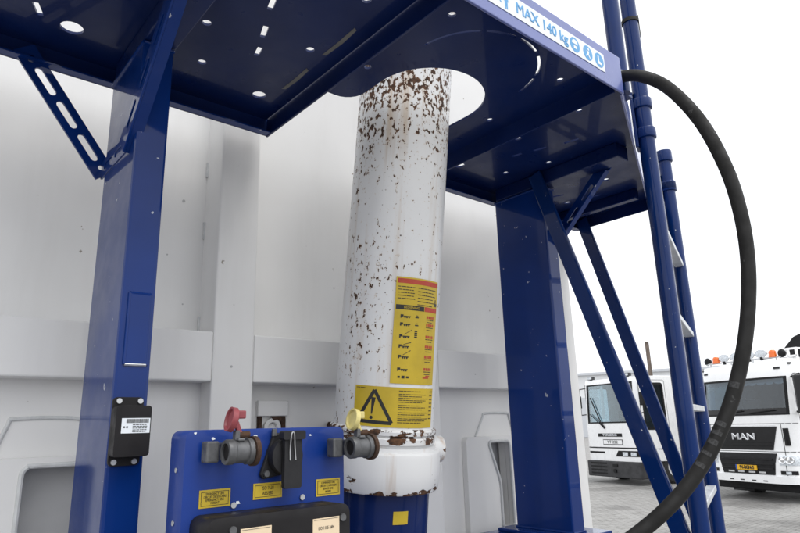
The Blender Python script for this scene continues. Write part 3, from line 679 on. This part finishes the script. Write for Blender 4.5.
# air couplings: mouth towards the left, hinged cap folded up
for xm, hm, capm, nm in ((.438, -.033, 'red_cap', 'red'), (.678, -.036, 'yellow_cap', 'yellow')):
    ya = .948
    cpl = obj('air_coupling', xf(lathe([(.0, .012), (.0135, .012), (.0135, .0), (.0185, .0), (.0195, .002), (.0195, .012), (.018, .014), (.018, .034), (.0205, .035), (.0205, .043), (.0, .044)], 28, False), lambda p: Vector((xm+p[2], ya+p[0], z(hm)+p[1]))), 'alu', cp, smooth=True)
    tag(cpl, 'metal air coupling with %s cap folded up' % nm)
    obj('shaded_mouth', xf(lathe([(.0132, .0045), (.0132, .0035)], 24), lambda p: Vector((xm+p[2], ya+p[0], z(hm)+p[1]))), 'black_plastic', cpl)  # black disc that paints the shade inside the hollow bore
    obj('end_flange', xf(lathe([(.016, .044), (.0235, .0445), (.0235, .052), (.014, .053)], 24), lambda p: Vector((xm+p[2], ya+p[0], z(hm)+p[1]))), 'rust', cpl, smooth=True)
    obj('mount', box(xm+.010, xm+.036, ya+.015, YP-.0005, z(hm)-.014, z(hm)+.014), 'alu', cpl, .003)
    obj('stop_lug', box(xm-.022, xm-.001, ya+.018, ya+.042, z(hm)-.016, z(hm)+.017), 'alu', cpl, .003)
    obj('clasp', box(xm+.016, xm+.028, ya-.013, ya+.008, z(hm)+.016, z(hm)+.021), 'alu', cpl, .002)
    obj('hinge_lug', box(xm+.014, xm+.022, ya-.006, ya+.006, z(hm)+.017, z(hm)+.033), 'alu', cpl, .0015)
    obj('hinge_pin', cyl((xm+.022, ya, z(hm)+.026), (xm+.040, ya, z(hm)+.026), .0055, 14), 'rust', cpl, smooth=True)
    cz = z(hm)+.050; cx_ = xm+.008
    fc = frame((cx_, ya-.002, cz), (.10, 1, 0), (.22, 0, 1))
    cap_ = obj('cap', xf(lathe([(.0, .001), (.015, .001), (.0165, .005), (.0195, .005), (.0195, -.004), (.016, -.006), (0, -.006)], 28, False), lambda p: fc((p[0], p[1], -p[2]))), capm, cpl, smooth=True)
    obj('cap_tab', join(box(cx_+.005, cx_+.023, ya-.007, ya+.003, cz+.001, cz+.014), box(cx_+.005, cx_+.011, ya-.005, ya+.002, cz-.014, cz+.003)), capm, cap_, .002)
    obj('cap_arm', bar((cx_+.008, ya-.001, cz-.004), (cx_+.017, ya, cz-.026), .007, .008, (0, 1, 0)), capm, cap_, .0015)

# ================================================================== LADDER AND STRUTS
ld = root('access_ladder', (1.98, .93, z(-1.5)), 'blue tubular ladder with galvanised rungs at the platform corner', 'ladder')
Q2, Q3 = Vector((1.70, .81, 0)), Vector((2.275, 1.025, 0))
obj('stile', cyl((*Q2.xy, z(-1.5)), (*Q2.xy, z(1.75)), .0235, 24), 'pole_blue', ld, smooth=True)
st3 = obj('stile', cyl((*Q3.xy, z(-1.5)), (*Q3.xy, z(1.0)), .0235, 24), 'pole_blue', ld, smooth=True)
obj('collar', cyl((*Q3.xy, z(.985)), (*Q3.xy, z(1.03)), .031, 24), 'pole_blue', st3, .003, smooth=True)
obj('collar', cyl((*Q3.xy, z(.86)), (*Q3.xy, z(.90)), .030, 24), 'pole_blue', st3, .003, smooth=True)
dr = (Q3-Q2).normalized()
for k in range(8):
    h = z(.56-.265*k)
    obj('rung', bar(Q2+dr*.022+Vector((0, 0, h)), Q3-dr*.022+Vector((0, 0, h)), .030, .018, (-dr.y, dr.x, 0)), 'galvanised', ld, .002)
nrm = Vector((-dr.y, dr.x, 0))
for q, hs2 in ((Q2, (.945, .845)), (Q3, (.88,))):
    for h in hs2:
        cl = obj('clamp', cyl((*q.xy, z(h)-.016), (*q.xy, z(h)+.016), .030, 24), 'pole_blue', ld, .003, smooth=True)
b_ = bar(Q2+nrm*.026+Vector((0, 0, z(.80))), Q2+nrm*.026+Vector((0, 0, z(.985))), .05, .01, dr); obj('clamp_bracket', b_, 'pole_blue', ld, .002)
b_ = bar(Q3+nrm*.030+Vector((0, 0, z(.83))), Q3+nrm*.030+Vector((0, 0, z(.93))), .05, .016, dr); obj('clamp_bracket', b_, 'pole_blue', ld, .002)
obj('hose_clip', cyl((*Q2.xy, z(1.235)), (*Q2.xy, z(1.247)), .027, 20), 'rubber', ld, smooth=True)
obj('hose_clip', box(Q2.x+.015, Q2.x+.045, Q2.y-.01, Q2.y+.01, z(1.20), z(1.285)), 'rubber', ld, .004)
obj('strut', bar((1.675, 1.215, z(.845)), (1.70, .81, z(-.47)), .052, .014, (0, 1, .3)), 'pole_blue', ld, .004)
obj('strut', bar((2.245, 1.405, z(.845)), (2.272, 1.03, z(-.56)), .052, .014, (0, 1, .3)), 'pole_blue', ld, .004)
hr = root('handrail_post', (1.44, .755, z(.86)), 'round blue handrail tube standing on the platform beside ladder', 'handrail')
obj('tube', cyl((1.452, .742, z(.862)), (1.452, .742, z(1.85)), .0225, 24), 'pole_blue', hr, smooth=True)
obj('foot_flange', box(1.41, 1.495, .735, .79, z(.8612), z(.869)), 'pole_blue', hr, .001)

# ================================================================== HOSE
def px(u, v, dist):
    d = r2*((u-400)/612.04) - u2*((v-266.5)/612.04) + fw
    return Vector((0, 0, EYE)) + d.normalized()*dist
hose_pts = [(1.33, .735, z(.853)), (1.40, .70, z(.875)), (1.4712, .7234, z(.885))]
hp = [px(640, 76, 1.80), px(668, 88, 1.77), px(700, 121, 1.73), px(726, 168, 1.68), px(741, 215, 1.65), px(748, 262, 1.62), px(748, 310, 1.60), px(742, 358, 1.58), px(729, 408, 1.56), px(708, 455, 1.54), px(679, 496, 1.52), px(640, 532, 1.50), px(590, 565, 1.48), px(520, 600, 1.50)]
HR = .0158
hose = root('hydraulic_hose', hp[0], 'thick black rubber hydraulic hose looping beside the ladder', 'hose')
pts = [Vector((1.374, .735, z(.882))), Vector((1.385, .712, z(.885)))] + hp + [Vector((1.35, 1.02, z(-.46))), Vector((1.34, 1.081, z(-.47)))]
hb = obj('hose_body', tube([px(618, 77, 1.84)] + hp + [Vector((1.36, 1.00, z(-.455))), Vector((1.345, 1.081, z(-.47)))], HR, 20, 8), 'rubber', hose, smooth=True)
e0 = px(618, 77, 1.84); d0 = (hp[0]-e0).normalized()
obj('ferrule', cyl(e0-d0*.03, e0+d0*.012, .0185, 24), 'steel', hose, .002, smooth=True)

# printed marks along the hose, half worn off
cpos = Vector((0, 0, EYE))
marks = [(738, 372, 4), (735, 388, 5), (731, 400, 4), (722, 424, 6), (717, 434, 6), (712, 443, 6), (705, 455, 5), (696, 468, 4), (742, 352, 3)]
hpt = [px(u, v, 1.6 - .1*(v-310)/222) for u, v in [(748, 310), (742, 358), (729, 408), (708, 455), (679, 496)]]
def on_hose(v):
    k = 0; ys = [310, 358, 408, 455, 496]
    while k < 3 and v > ys[k+1]: k += 1
    t = (v-ys[k])/(ys[k+1]-ys[k]); P = [hp[6], hp[7], hp[8], hp[9], hp[10]]; P = [hp[5]] + P + [hp[11]]
    a, b, c, d = P[k], P[k+1], P[k+2], P[k+3]
    p = .5*((2*b)+(c-a)*t+(2*a-5*b+4*c-d)*t*t+(3*b-a-3*c+d)*t*t*t); q = .5*((c-a)+2*(2*a-5*b+4*c-d)*t+3*(3*b-a-3*c+d)*t*t)
    return p, q.normalized()
for v, ln in ((386, .014), (425, .011), (434, .009), (443, .012), (455, .008), (466, .010)):
    p, tg = on_hose(v); out = (cpos-p); out = (out-tg*out.dot(tg)).normalized(); sd2 = tg.cross(out); V, F = [], []
    for i in range(2):
        for k in range(7):
            a = radians(-38+76*k/6) + .25; V.append(p + tg*(ln*(i-.5)) + (out*cos(a)+sd2*sin(a))*(HR+.0005))
    for k in range(6): F.append([k, k+1, k+8, k+7])
    obj('print_mark', (V, F), 'hose_print', hose)

# ================================================================== TRUCKS
def cab(rt_, hw, F, bands, depth, ztop, win_side, white='truck_white'):
    """shell with real window openings. F(x,h): depth of the front skin at lateral x, height h."""
    def skin(x0, x1, h0, h1, n=16, m=6, eps=0., th=.03):
        V, Q = [], []
        for lay in (0, 1):
            for j in range(m+1):
                for i in range(n+1):
                    tx = x0(h0+(h1-h0)*j/m) if callable(x0) else x0; ux = x1(h0+(h1-h0)*j/m) if callable(x1) else x1
                    x = tx+(ux-tx)*i/n; h = h0+(h1-h0)*j/m; V.append((x, F(x, h)-eps+lay*th, h))
        k = (n+1)*(m+1)
        for j in range(m):
            for i in range(n):
                a = j*(n+1)+i; Q.append([a, a+1, a+n+2, a+n+1]); Q.append([k+a, k+a+n+1, k+a+n+2, k+a+1])
        for i in range(n): Q.append([i, k+i, k+i+1, i+1]); a = m*(n+1)+i; Q.append([a, a+1, k+a+1, k+a])
        for j in range(m): a = j*(n+1); Q.append([a, a+n+1, k+a+n+1, k+a]); b = a+n; Q.append([b, k+b, k+b+n+1, b+n+1])
        return V, Q
    return skin

def truck(name, loc, rz, label, hw, F, ws, zb, zr, depth, sidewin, roof_rise, wsm='windscreen_glass'):
    t = root(name, loc, label, 'truck', local=True, rz=rz)
    sk = cab(t, hw, F, None, depth, zr, sidewin)
    wx, w0, w1 = ws
    obj('front_panel', sk(-hw, hw, zb, w0, 24, 8), 'truck_white', t, smooth=True)
    obj('roof_front', sk(-hw, hw, w1, zr, 24, 4), 'truck_white', t, smooth=True)
    obj('pillar', sk(-hw, -wx, w0, w1, 4, 6), 'truck_white', t, smooth=True)
    obj('pillar', sk(wx, hw, w0, w1, 4, 6), 'truck_white', t, smooth=True)
    obj('windscreen', sk(-wx, wx, w0, w1, 24, 8, -.012, .006), wsm, t, smooth=True)
    fr = join(sk(-wx-.02, wx+.02, w0-.015, w0+.03, 24, 1, .006, .02), sk(-wx-.02, wx+.02, w1-.03, w1+.012, 24, 1, .006, .02), sk(-wx-.02, -wx+.025, w0, w1, 1, 6, .007, .02), sk(wx-.025, wx+.02, w0, w1, 1, 6, .007, .02))
    obj('windscreen_seal', fr, 'truck_dark', t)
    # sides
    for s in (-1, 1):
        n = 8; pts = [(F(s*hw, zb+(zr-zb)*k/n), zb+(zr-zb)*k/n) for k in range(n+1)]
        outer = pts + [(depth, zr), (depth, zb)]
        y0, y1, h0, h1 = sidewin; hole = rrect(y0, y1, h0, h1, .08)
        f_ = lambda p: Vector((s*(hw-p[2]), p[0], p[1]))
        sd_ = obj('side_panel', xf(plate(outer, [hole], .03), f_), 'truck_white', t, smooth=False)
        obj('side_window', xf(plate(rrect(y0, y1, h0, h1, .08), [], .006, .012), f_), 'side_glass', sd_)
        obj('window_seal', xf(plate(rrect(y0-.035, y1+.035, h0-.035, h1+.035, .1), [rrect(y0+.03, y1-.03, h0+.03, h1-.03, .06)], .022, -.006), f_), 'truck_dark', sd_)
        obj('door_seam', xf(plate(rrect(y0-.14, y1+.12, zb+.35, h1+.12, .08), [rrect(y0-.128, y1+.108, zb+.362, h1+.108, .075)], .006, -.002), f_), 'truck_grey', sd_)
        obj('door_handle', xf(plate(rrect(y1-.14, y1+.06, h0-.28, h0-.22, .02), [], .025, -.025), f_), 'truck_dark', sd_, .004)
    # roof (arched), back and floor
    V, Q = [], []
    nx, ny = 16, 8
    for j in range(ny+1):
        for i in range(nx+1):
            x = -hw+2*hw*i/nx; y = F(x, zr)+(depth-F(x, zr))*j/ny
            e = roof_rise*(1-(abs(x)/hw)**4)*sin(min(1, j/ny*1.6)*pi/2); V.append((x, y, zr+e))
    for j in range(ny):
        for i in range(nx): a = j*(nx+1)+i; Q.append([a, a+1, a+nx+2, a+nx+1])
    obj('roof', (V, Q), 'truck_white', t, smooth='all')
    obj('rear_wall', box(-hw+.01, hw-.01, depth-.03, depth, zb, zr+roof_rise*.0), 'truck_white', t)
    obj('cab_floor', box(-hw+.04, hw-.04, .25, depth-.04, zb+.3, zb+.36), 'truck_dark', t)
    obj('dashboard', box(-hw+.06, hw-.06, .20, .62, w0-.22, w0+.03), 'truck_grey', t, .03)
    obj('steering_wheel', tube([(.5+.21*cos(a), .70+.10*sin(a), w0+.12+.18*sin(a)) for a in [2*pi*k/12 for k in range(13)]], .018, 8, 2), 'truck_dark', t, smooth=True)
    for x in (-.55, .55):
        sbk = obj('seat', box(x-.24, x+.24, 1.15, 1.30, w0-.5, w0+.38), 'seat_fabric', t, .05)
        obj('headrest', box(x-.14, x+.14, 1.17, 1.27, w0+.40, w0+.60), 'seat_fabric', sbk, .04)
    obj('headliner', box(-hw+.04, hw-.04, .35, depth-.05, zr-.09, zr-.05), 'truck_grey', t)
    obj('bulkhead', box(-hw+.05, hw-.05, depth-.10, depth-.05, zb+.36, zr-.1), 'seat_fabric', t)
    return t, sk
def wheel(t, x, y, r=.5, wd=.34):
    wl = obj('wheel', xf(lathe([(r*.56, 0), (r*.88, 0), (r*.985, .04), (r, wd/2), (r*.985, wd-.04), (r*.88, wd), (r*.56, wd)], 28, False), lambda p: Vector((x-wd/2+p[2], y+p[0], r+p[1]))), 'tyre', t, smooth=True)
    obj('rim', xf(lathe([(.0, .08), (r*.3, .06), (r*.5, .03), (r*.57, .01), (r*.57, wd-.01), (r*.5, wd-.03), (r*.3, wd-.06), (0, wd-.08)], 24, False), lambda p: Vector((x-wd/2+p[2], y+p[0], r+p[1]))), 'galvanised', wl, smooth=True)

# ---- white road truck with beacons and spot lamps
def FM(x, h):
    u = abs(x)/1.22
    y = .10*u**3 + .20*max(0, u-.80)/.20*max(0, u-.80)/.20
    if h > 1.9: y += (h-1.9)*.13 + max(0, h-2.85)**2*.6
    if h < 1.0: y -= .05
    return y
def heading(a): return radians(-90-a)      # lateral axis points a degrees off the depth axis
am = 16.; ua = Vector((-sin(radians(am)), -cos(radians(am)), 0))
pm_ = Vector((16.001, 6.169, 0)) + ua*-.13
tm, sk = truck('parked_truck', pm_, heading(am), 'white truck with orange beacons, roof spot lamps and yellow number plate', 1.22, FM, (1.10, 1.93, 2.77), .50, 3.14, 2.3, (.45, 1.35, 1.95, 2.72), .16, 'dark_windscreen_glass')
def patch(name, x0, x1, h0, h1, mat, e=.012, par=None, n=12, m=4): return obj(name, sk(x0, x1, h0, h1, n, m, e, e+.01), mat, par or tm, smooth=True)
lin = lambda h0, a, h1, b: (lambda h: a+(b-a)*(h-h0)/(h1-h0))
gr = patch('grille', lin(1.14, -.68, 1.66, -.90), lin(1.14, .68, 1.66, .84), 1.14, 1.66, 'truck_gloss_black', .012, n=20)
def fm(e): return lambda p: Vector((p[0], FM(p[0], p[1])-e-p[2], p[1]))
obj('lettering', xf(shift(text('MAN', .20, .02, 'CENTER', .009, 1.4), .0, 1.43), fm(.016)), 'chrome', gr)
obj('chrome_trim', sk(-.86, .80, 1.66, 1.685, 20, 1, .018, .02), 'chrome', gr)
for h in (1.22, 1.30): obj('grille_slat', sk(-.66, .66, h, h+.02, 16, 1, .02, .02), 'truck_dark', gr)
lg = patch('lower_grille', lin(.60, -.66, 1.07, -.76), lin(.60, .66, 1.07, .74), .60, 1.07, 'truck_dark', .012, n=16)
for h in (.72, .82, .92, 1.0): obj('grille_slat', sk(-.68, .66, h, h+.035, 16, 1, .028, .03), 'truck_gloss_black', lg)
for x in (-.42, -.16, .12, .38): obj('foot_step', sk(x-.08, x+.08, .63, .665, 4, 1, .03, .02), 'steel', lg)
npl = obj('number_plate', sk(-.235, .27, .69, .80, 6, 1, .05, .02), 'plate_yellow', tm); obj('country_band', sk(-.275, -.236, .69, .80, 1, 1, .05, .02), 'plate_blue', npl)
obj('lettering', xf(shift(text('94-BGN-5', .112, .006, 'CENTER', .003, .78), .02, .745), fm(.051)), 'black_print', npl)
for s in (-1, 1):
    hl_ = obj('headlight', sk(*sorted((s*.80, s*1.16)), .82, 1.03, 6, 3, .014, .03), 'lamp_glass', tm, smooth=True)
    for xx in (.88, 1.02): obj('lens', xf(lathe([(.0, .012), (.05, .004), (.075, .02), (.08, 0)], 16, False), lambda p: fm(.02)((s*xx+p[0], .93+p[1], p[2]))), 'chrome', hl_, smooth=True)
    obj('fog_light', sk(*sorted((s*.80, s*1.12)), .62, .70, 6, 2, .014, .03), 'truck_gloss_black', tm)
    obj('fog_lens', sk(*sorted((s*.92, s*1.02)), .63, .69, 3, 1, .025, .02), 'lamp_glass', tm)
    obj('corner_slot', sk(*sorted((s*.96, s*1.06)), 1.24, 1.62, 3, 4, .012, .02), 'truck_gloss_black', tm)
    obj('mudflap', box(min(s*.62, s*1.18), max(s*.62, s*1.18), .85, .87, .10, .52), 'truck_grey', tm)
    # mirror: arm, housing, glass
    [obj('mirror_arm', c_, 'truck_dark', tm) for c_ in (cyl((s*1.20, .30, 2.75), (s*1.48, .18, 2.80), .022, 10), cyl((s*1.20, .30, 1.98), (s*1.46, .18, 1.95), .022, 10))]
    mh = obj('mirror_housing', box(min(s*1.36, s*1.60), max(s*1.36, s*1.60), .08, .26, 1.92, 2.78), 'truck_gloss_black', tm, .04)
    obj('mirror_glass', box(min(s*1.385, s*1.575), max(s*1.385, s*1.575), .261, .264, 1.98, 2.72), 'chrome', mh)
    tf = lambda p: Vector((s*.90+p[0], .848-p[2], .30+p[1]))
    obj('lettering', xf(text('MAN', .17, .004, 'CENTER', 0., 1.3), tf), 'truck_white', tm)
for h in (1.72, 1.10): obj('panel_gap', sk(-1.2, 1.2, h, h+.012, 24, 1, .004, .01), 'truck_grey', tm)
for x in (-.93, .93): obj('panel_gap', sk(x-.006, x+.006, .60, 1.72, 1, 8, .005, .01), 'truck_grey', tm)
obj('wiper_cowl', sk(-1.08, 1.08, 1.945, 2.07, 24, 2, -.004, .006), 'truck_gloss_black', tm, smooth=True)
obj('marker_lamp', sk(.90, 1.03, 2.95, 3.0, 3, 1, .012, .03), 'truck_gloss_black', tm); obj('marker_lamp', sk(-1.03, -.90, 2.95, 3.0, 3, 1, .012, .03), 'truck_gloss_black', tm)
bp = obj('bumper', sk(-1.2, 1.2, .42, .58, 24, 3, .05, .10), 'truck_white', tm, smooth=True)
for x in (-.42, -.14, .16, .44): obj('bumper_slot', sk(x-.05, x+.05, .455, .48, 2, 1, .056, .02), 'truck_grey', bp)
obj('under_tray', box(-1.1, 1.1, .25, .8, .22, .42), 'truck_dark', tm, .02)
# scalloped curtain, a sheet of paper behind the glass
sc = [(-1.06, 2.76)] + [p for k in range(10) for p in ((-1.06+.212*k+.106+.106*cos(pi-pi*i/6), 2.66-.055*sin(pi*i/6)) for i in range(6))] + [(1.06, 2.66), (1.06, 2.76)]
obj('curtain_fringe', xf(plate(sc[::-1], (), .004), lambda p: Vector((p[0], FM(p[0], p[1])+.06+p[2], p[1]))), 'curtain', tm)
obj('paper_sheet', xf(plate([(-1.03, 2.05), (-.78, 2.05), (-.80, 2.55), (-1.03, 2.55)], (), .004), lambda p: Vector((p[0], FM(p[0], p[1])+.10+p[2], p[1]))), 'paper', tm)
for x in (-.55, .25): obj('wiper', bar((x, FM(x, 1.96)-.03, 1.97), (x+.62, FM(x+.5, 2.02)-.03, 2.03), .02, .02, (0, 1, 0)), 'truck_dark', tm)
rb = obj('roof_bar', cyl((-1.02, .36, 3.24), (1.02, .36, 3.24), .02, 12), 'steel', tm, smooth=True)
for x in (-.9, -.3, .3, .9): obj('bar_foot', box(x-.015, x+.015, .35, .37, 3.05, 3.23), 'steel', rb)
for x in (-.72, .82):
    obj('beacon', shift(lathe([(.09, 0), (.09, .05), (.085, .06), (.08, .14), (.05, .175), (0, .18)], 18, False), x, .36, 3.235), 'orange_lens', tm, smooth=True)
for x in (-.48, -.16, .22, .54):
    sl = obj('spot_lamp', xf(lathe([(0, .12), (.06, .115), (.11, .06), (.125, .0), (.115, -.005)], 20, False), lambda p: Vector((x+p[0]*1.25, .34+p[2], 3.35+p[1]*.8))), 'chrome', tm, smooth=True)
    obj('lens', xf(lathe([(.112, -.004), (.06, -.012), (0, -.016)], 20, False), lambda p: Vector((x+p[0]*1.25, .34+p[2], 3.35+p[1]*.8))), 'lamp_glass', sl, smooth=True)
    obj('lamp_foot', box(x-.03, x+.03, .33, .37, 3.19, 3.27), 'truck_dark', sl)
for x in (-1.0, 1.03):
    obj('horn_cover', xf(lathe([(0, -.05), (.07, -.04), (.10, 0), (.07, .08), (0, .10)], 18, False), lambda p: Vector((x+p[0], .38+p[2], 3.31+p[1]))), 'truck_dark', tm, smooth=True)
rk = [bar((x_, 1.0, 3.12), (x_, 1.0, 3.44), .045, .045, (1, 0, 0)) for x_ in (.38, .58, .78, .98)]
rk += [bar((.36, 1.0, h_), (1.0, 1.0, h_), .045, .045, (0, 1, 0)) for h_ in (3.455, 3.28)]
rk += [bar((x_, 1.0, 3.455), (x_, 1.5, 3.455), .04, .04, (1, 0, 0)) for x_ in (.38, .98)] + [bar((x_, 1.5, 3.12), (x_, 1.5, 3.455), .04, .04, (1, 0, 0)) for x_ in (.38, .98)]
obj('roof_rack', join(*rk), 'truck_white', tm)
[obj('chassis_rail', b_, 'truck_dark', tm) for b_ in (box(-.45, -.35, 1.0, 7.0, .75, 1.0), box(.35, .45, 1.0, 7.0, .75, 1.0))]
for y in (1.5, 5.4):
    for x in (-1.03, 1.03): wheel(tm, x, y)
    obj('axle', cyl((-.95, y, .5), (.95, y, .5), .07, 12), 'truck_dark', tm); [obj('axle_mount', b_, 'truck_dark', tm) for b_ in (box(-.43, -.37, y-.06, y+.06, .5, .76), box(.37, .43, y-.06, y+.06, .5, .76))]
[obj('cab_mount', b_, 'truck_dark', tm) for b_ in (box(-.44, -.36, .9, 1.1, .45, 1.0), box(.36, .44, .9, 1.1, .45, 1.0))]
ldk = obj('cargo_body', join(box(-1.22, 1.22, 2.7, 8.4, 1.0, 3.45)), 'truck_grey', tm, .03); tag(ldk, 'dark grey load body')
obj('folded_hood', xf(plate([(-.62, 3.30), (1.2, 3.30), (1.2, 4.02), (.30, 3.98), (.05, 3.90)], (), 1.9), lambda p: Vector((p[0], 2.4+p[2], p[1]))), 'truck_dark', tm, .02)

# ---- white terminal style truck on the left
def FT(x, h):
    u = abs(x)/1.16
    y = .05*u**3 + .07*max(0, u-.86)/.14
    if h > 1.8: y += (h-1.8)*.06 + max(0, h-3.0)**2*.9
    return y
at_ = 15.; ut = Vector((-sin(radians(at_)), -cos(radians(at_)), 0))
pt_ = Vector((17.818, 11.04, 0)) + ut*.16
tt, sk = truck('parked_truck', pt_, heading(at_), 'white truck with flat upright cab behind the diagonal struts', 1.16, FT, (.98, 1.82, 3.02), .68, 3.18, 1.9, (.30, 1.15, 1.62, 2.95), .06)
def ft(e): return lambda p: Vector((p[0], FT(p[0], p[1])-e-p[2], p[1]))
nb = obj('name_plate', sk(-.56, .46, 1.40, 1.50, 8, 1, .01, .015), 'truck_dark', tt)
obj('lettering', xf(shift(text('TERBERG', .10, .004, 'CENTER', .003, 1.5), -.05, 1.45), ft(.011)), 'galvanised', nb)
nb = obj('model_plate', sk(-.36, .46, 1.16, 1.32, 8, 1, .010, .014), 'truck_grey', tt)
obj('plate_face', sk(-.34, .44, 1.18, 1.30, 8, 1, .0145, .014), 'truck_white', nb)
obj('lettering', xf(shift(text('YT 222', .12, .004, 'CENTER', 0., 1.25), .05, 1.24), ft(.019)), 'truck_grey', nb)
obj('dark_line', sk(-1.13, 1.13, 1.05, 1.085, 20, 1, .008, .015), 'truck_dark', tt)
obj('air_slot', sk(-1.10, -.34, .90, .955, 8, 1, .008, .015), 'truck_dark', tt)
for s in (-1, 1):
    if s == 1:
        hh = obj('headlight', sk(lin(.82, .12, .99, .24), 1.06, .82, .99, 8, 2, .008, .02), 'truck_dark', tt)
        obj('lens', sk(.42, .62, .84, .95, 3, 2, .016, .02), 'lamp_glass', hh); obj('lens', sk(.74, .94, .84, .95, 3, 2, .016, .02), 'lamp_glass', hh)
    obj('mirror_arm', join(cyl((s*1.15, .22, 2.95), (s*1.36, .10, 2.92), .016, 8), cyl((s*1.15, .22, 2.10), (s*1.36, .10, 2.08), .016, 8), cyl((s*1.36, .10, 2.92), (s*1.36, .10, 2.08), .016, 8)), 'truck_dark', tt)
    mh = obj('mirror_housing', box(min(s*1.28, s*1.44), max(s*1.28, s*1.44), .02, .10, 2.30, 2.70), 'truck_dark', tt, .02)
    obj('work_lamp', box(s*.80-.11, s*.80+.11, .10, .22, 3.20, 3.30), 'truck_grey', tt, .01)
    obj('lamp_lens', box(s*.80-.09, s*.80+.09, .092, .099, 3.215, 3.285), 'lamp_glass', tt)
    obj('lamp_foot', box(s*.80-.03, s*.80+.03, .13, .19, 3.13, 3.20), 'truck_dark', tt)
gb = obj('bumper', box(-1.12, 1.12, -.06, .40, .20, .675), 'truck_grey', tt, .03)
for h in (.28, .38, .48, .58): obj('bumper_slot', box(-.95, -.25, -.066, -.061, h, h+.045), 'truck_dark', gb)
obj('tow_pin', cyl((.10, -.10, .40), (.10, -.06, .40), .06, 14), 'truck_dark', gb); obj('hook', box(.02, .22, -.09, -.062, .52, .60), 'truck_dark', gb, .01)
obj('wiper', bar((-.80, FT(-.8, 2.6)-.03, 2.62), (-.30, FT(-.3, 1.75)-.03, 1.72), .03, .02, (1, 0, 0)), 'truck_dark', tt)
obj('wiper', bar((-.85, FT(-.85, 2.2)-.03, 2.10), (-.34, FT(-.3, 1.75)-.03, 1.74), .02, .02, (1, 0, 0)), 'truck_dark', tt)
obj('wiper', bar((-.22, FT(-.22, 1.7)-.02, 1.66), (-.36, FT(-.3, 1.8)-.03, 1.80), .07, .02, (1, 0, 0)), 'truck_dark', tt)
obj('blind', xf(plate([(-.42, 1.95), (-.30, 1.95), (-.34, 3.0), (-.46, 3.0)], (), .01), lambda p: Vector((p[0], FT(p[0], p[1])+.10+p[2], p[1]))), 'curtain', tt)
ex = obj('exhaust_stack', cyl((-.12, 2.15, 1.05), (-.12, 2.15, 4.45), .065, 16), 'exhaust', tt, smooth=True)
obj('heat_shield', cyl((-.12, 2.15, 1.3), (-.12, 2.15, 2.9), .10, 16), 'galvanised', ex, smooth=True)
[obj('chassis_rail', b_, 'truck_dark', tt) for b_ in (box(-.45, -.35, .4, 5.5, .62, .92), box(.35, .45, .4, 5.5, .62, .92))]
obj('rear_deck', box(-1.1, 1.12, 1.95, 2.35, .92, 1.05), 'truck_dark', tt)
for y in (1.3, 4.6):
    for x in (-.98, .98): wheel(tt, x, y, .5, .32)
    obj('axle', cyl((-.9, y, .5), (.9, y, .5), .07, 12), 'truck_dark', tt); [obj('axle_mount', b_, 'truck_dark', tt) for b_ in (box(-.43, -.37, y-.06, y+.06, .5, .63), box(.37, .43, y-.06, y+.06, .5, .63))]
obj('fender', box(.80, 1.16, .72, 1.88, .98, 1.06), 'truck_dark', tt, .02)

# ---- far pale hall
hl0 = root('warehouse', (66, 42, 0), 'long pale warehouse far behind the parked trucks', 'building', local=True, rz=radians(-62))
hw_ = obj('wall', box(-45, 45, 0, 25, 0, 7.2), 'hall_wall', hl0)
obj('roof', box(-45.3, 45.3, -.3, 25.3, 7.2, 7.5), 'hall_door', hl0)
for k in range(9): obj('door', box(-42+9.5*k, -37.5+9.5*k, -.06, .0, .02, 4.6), 'hall_door', hl0)
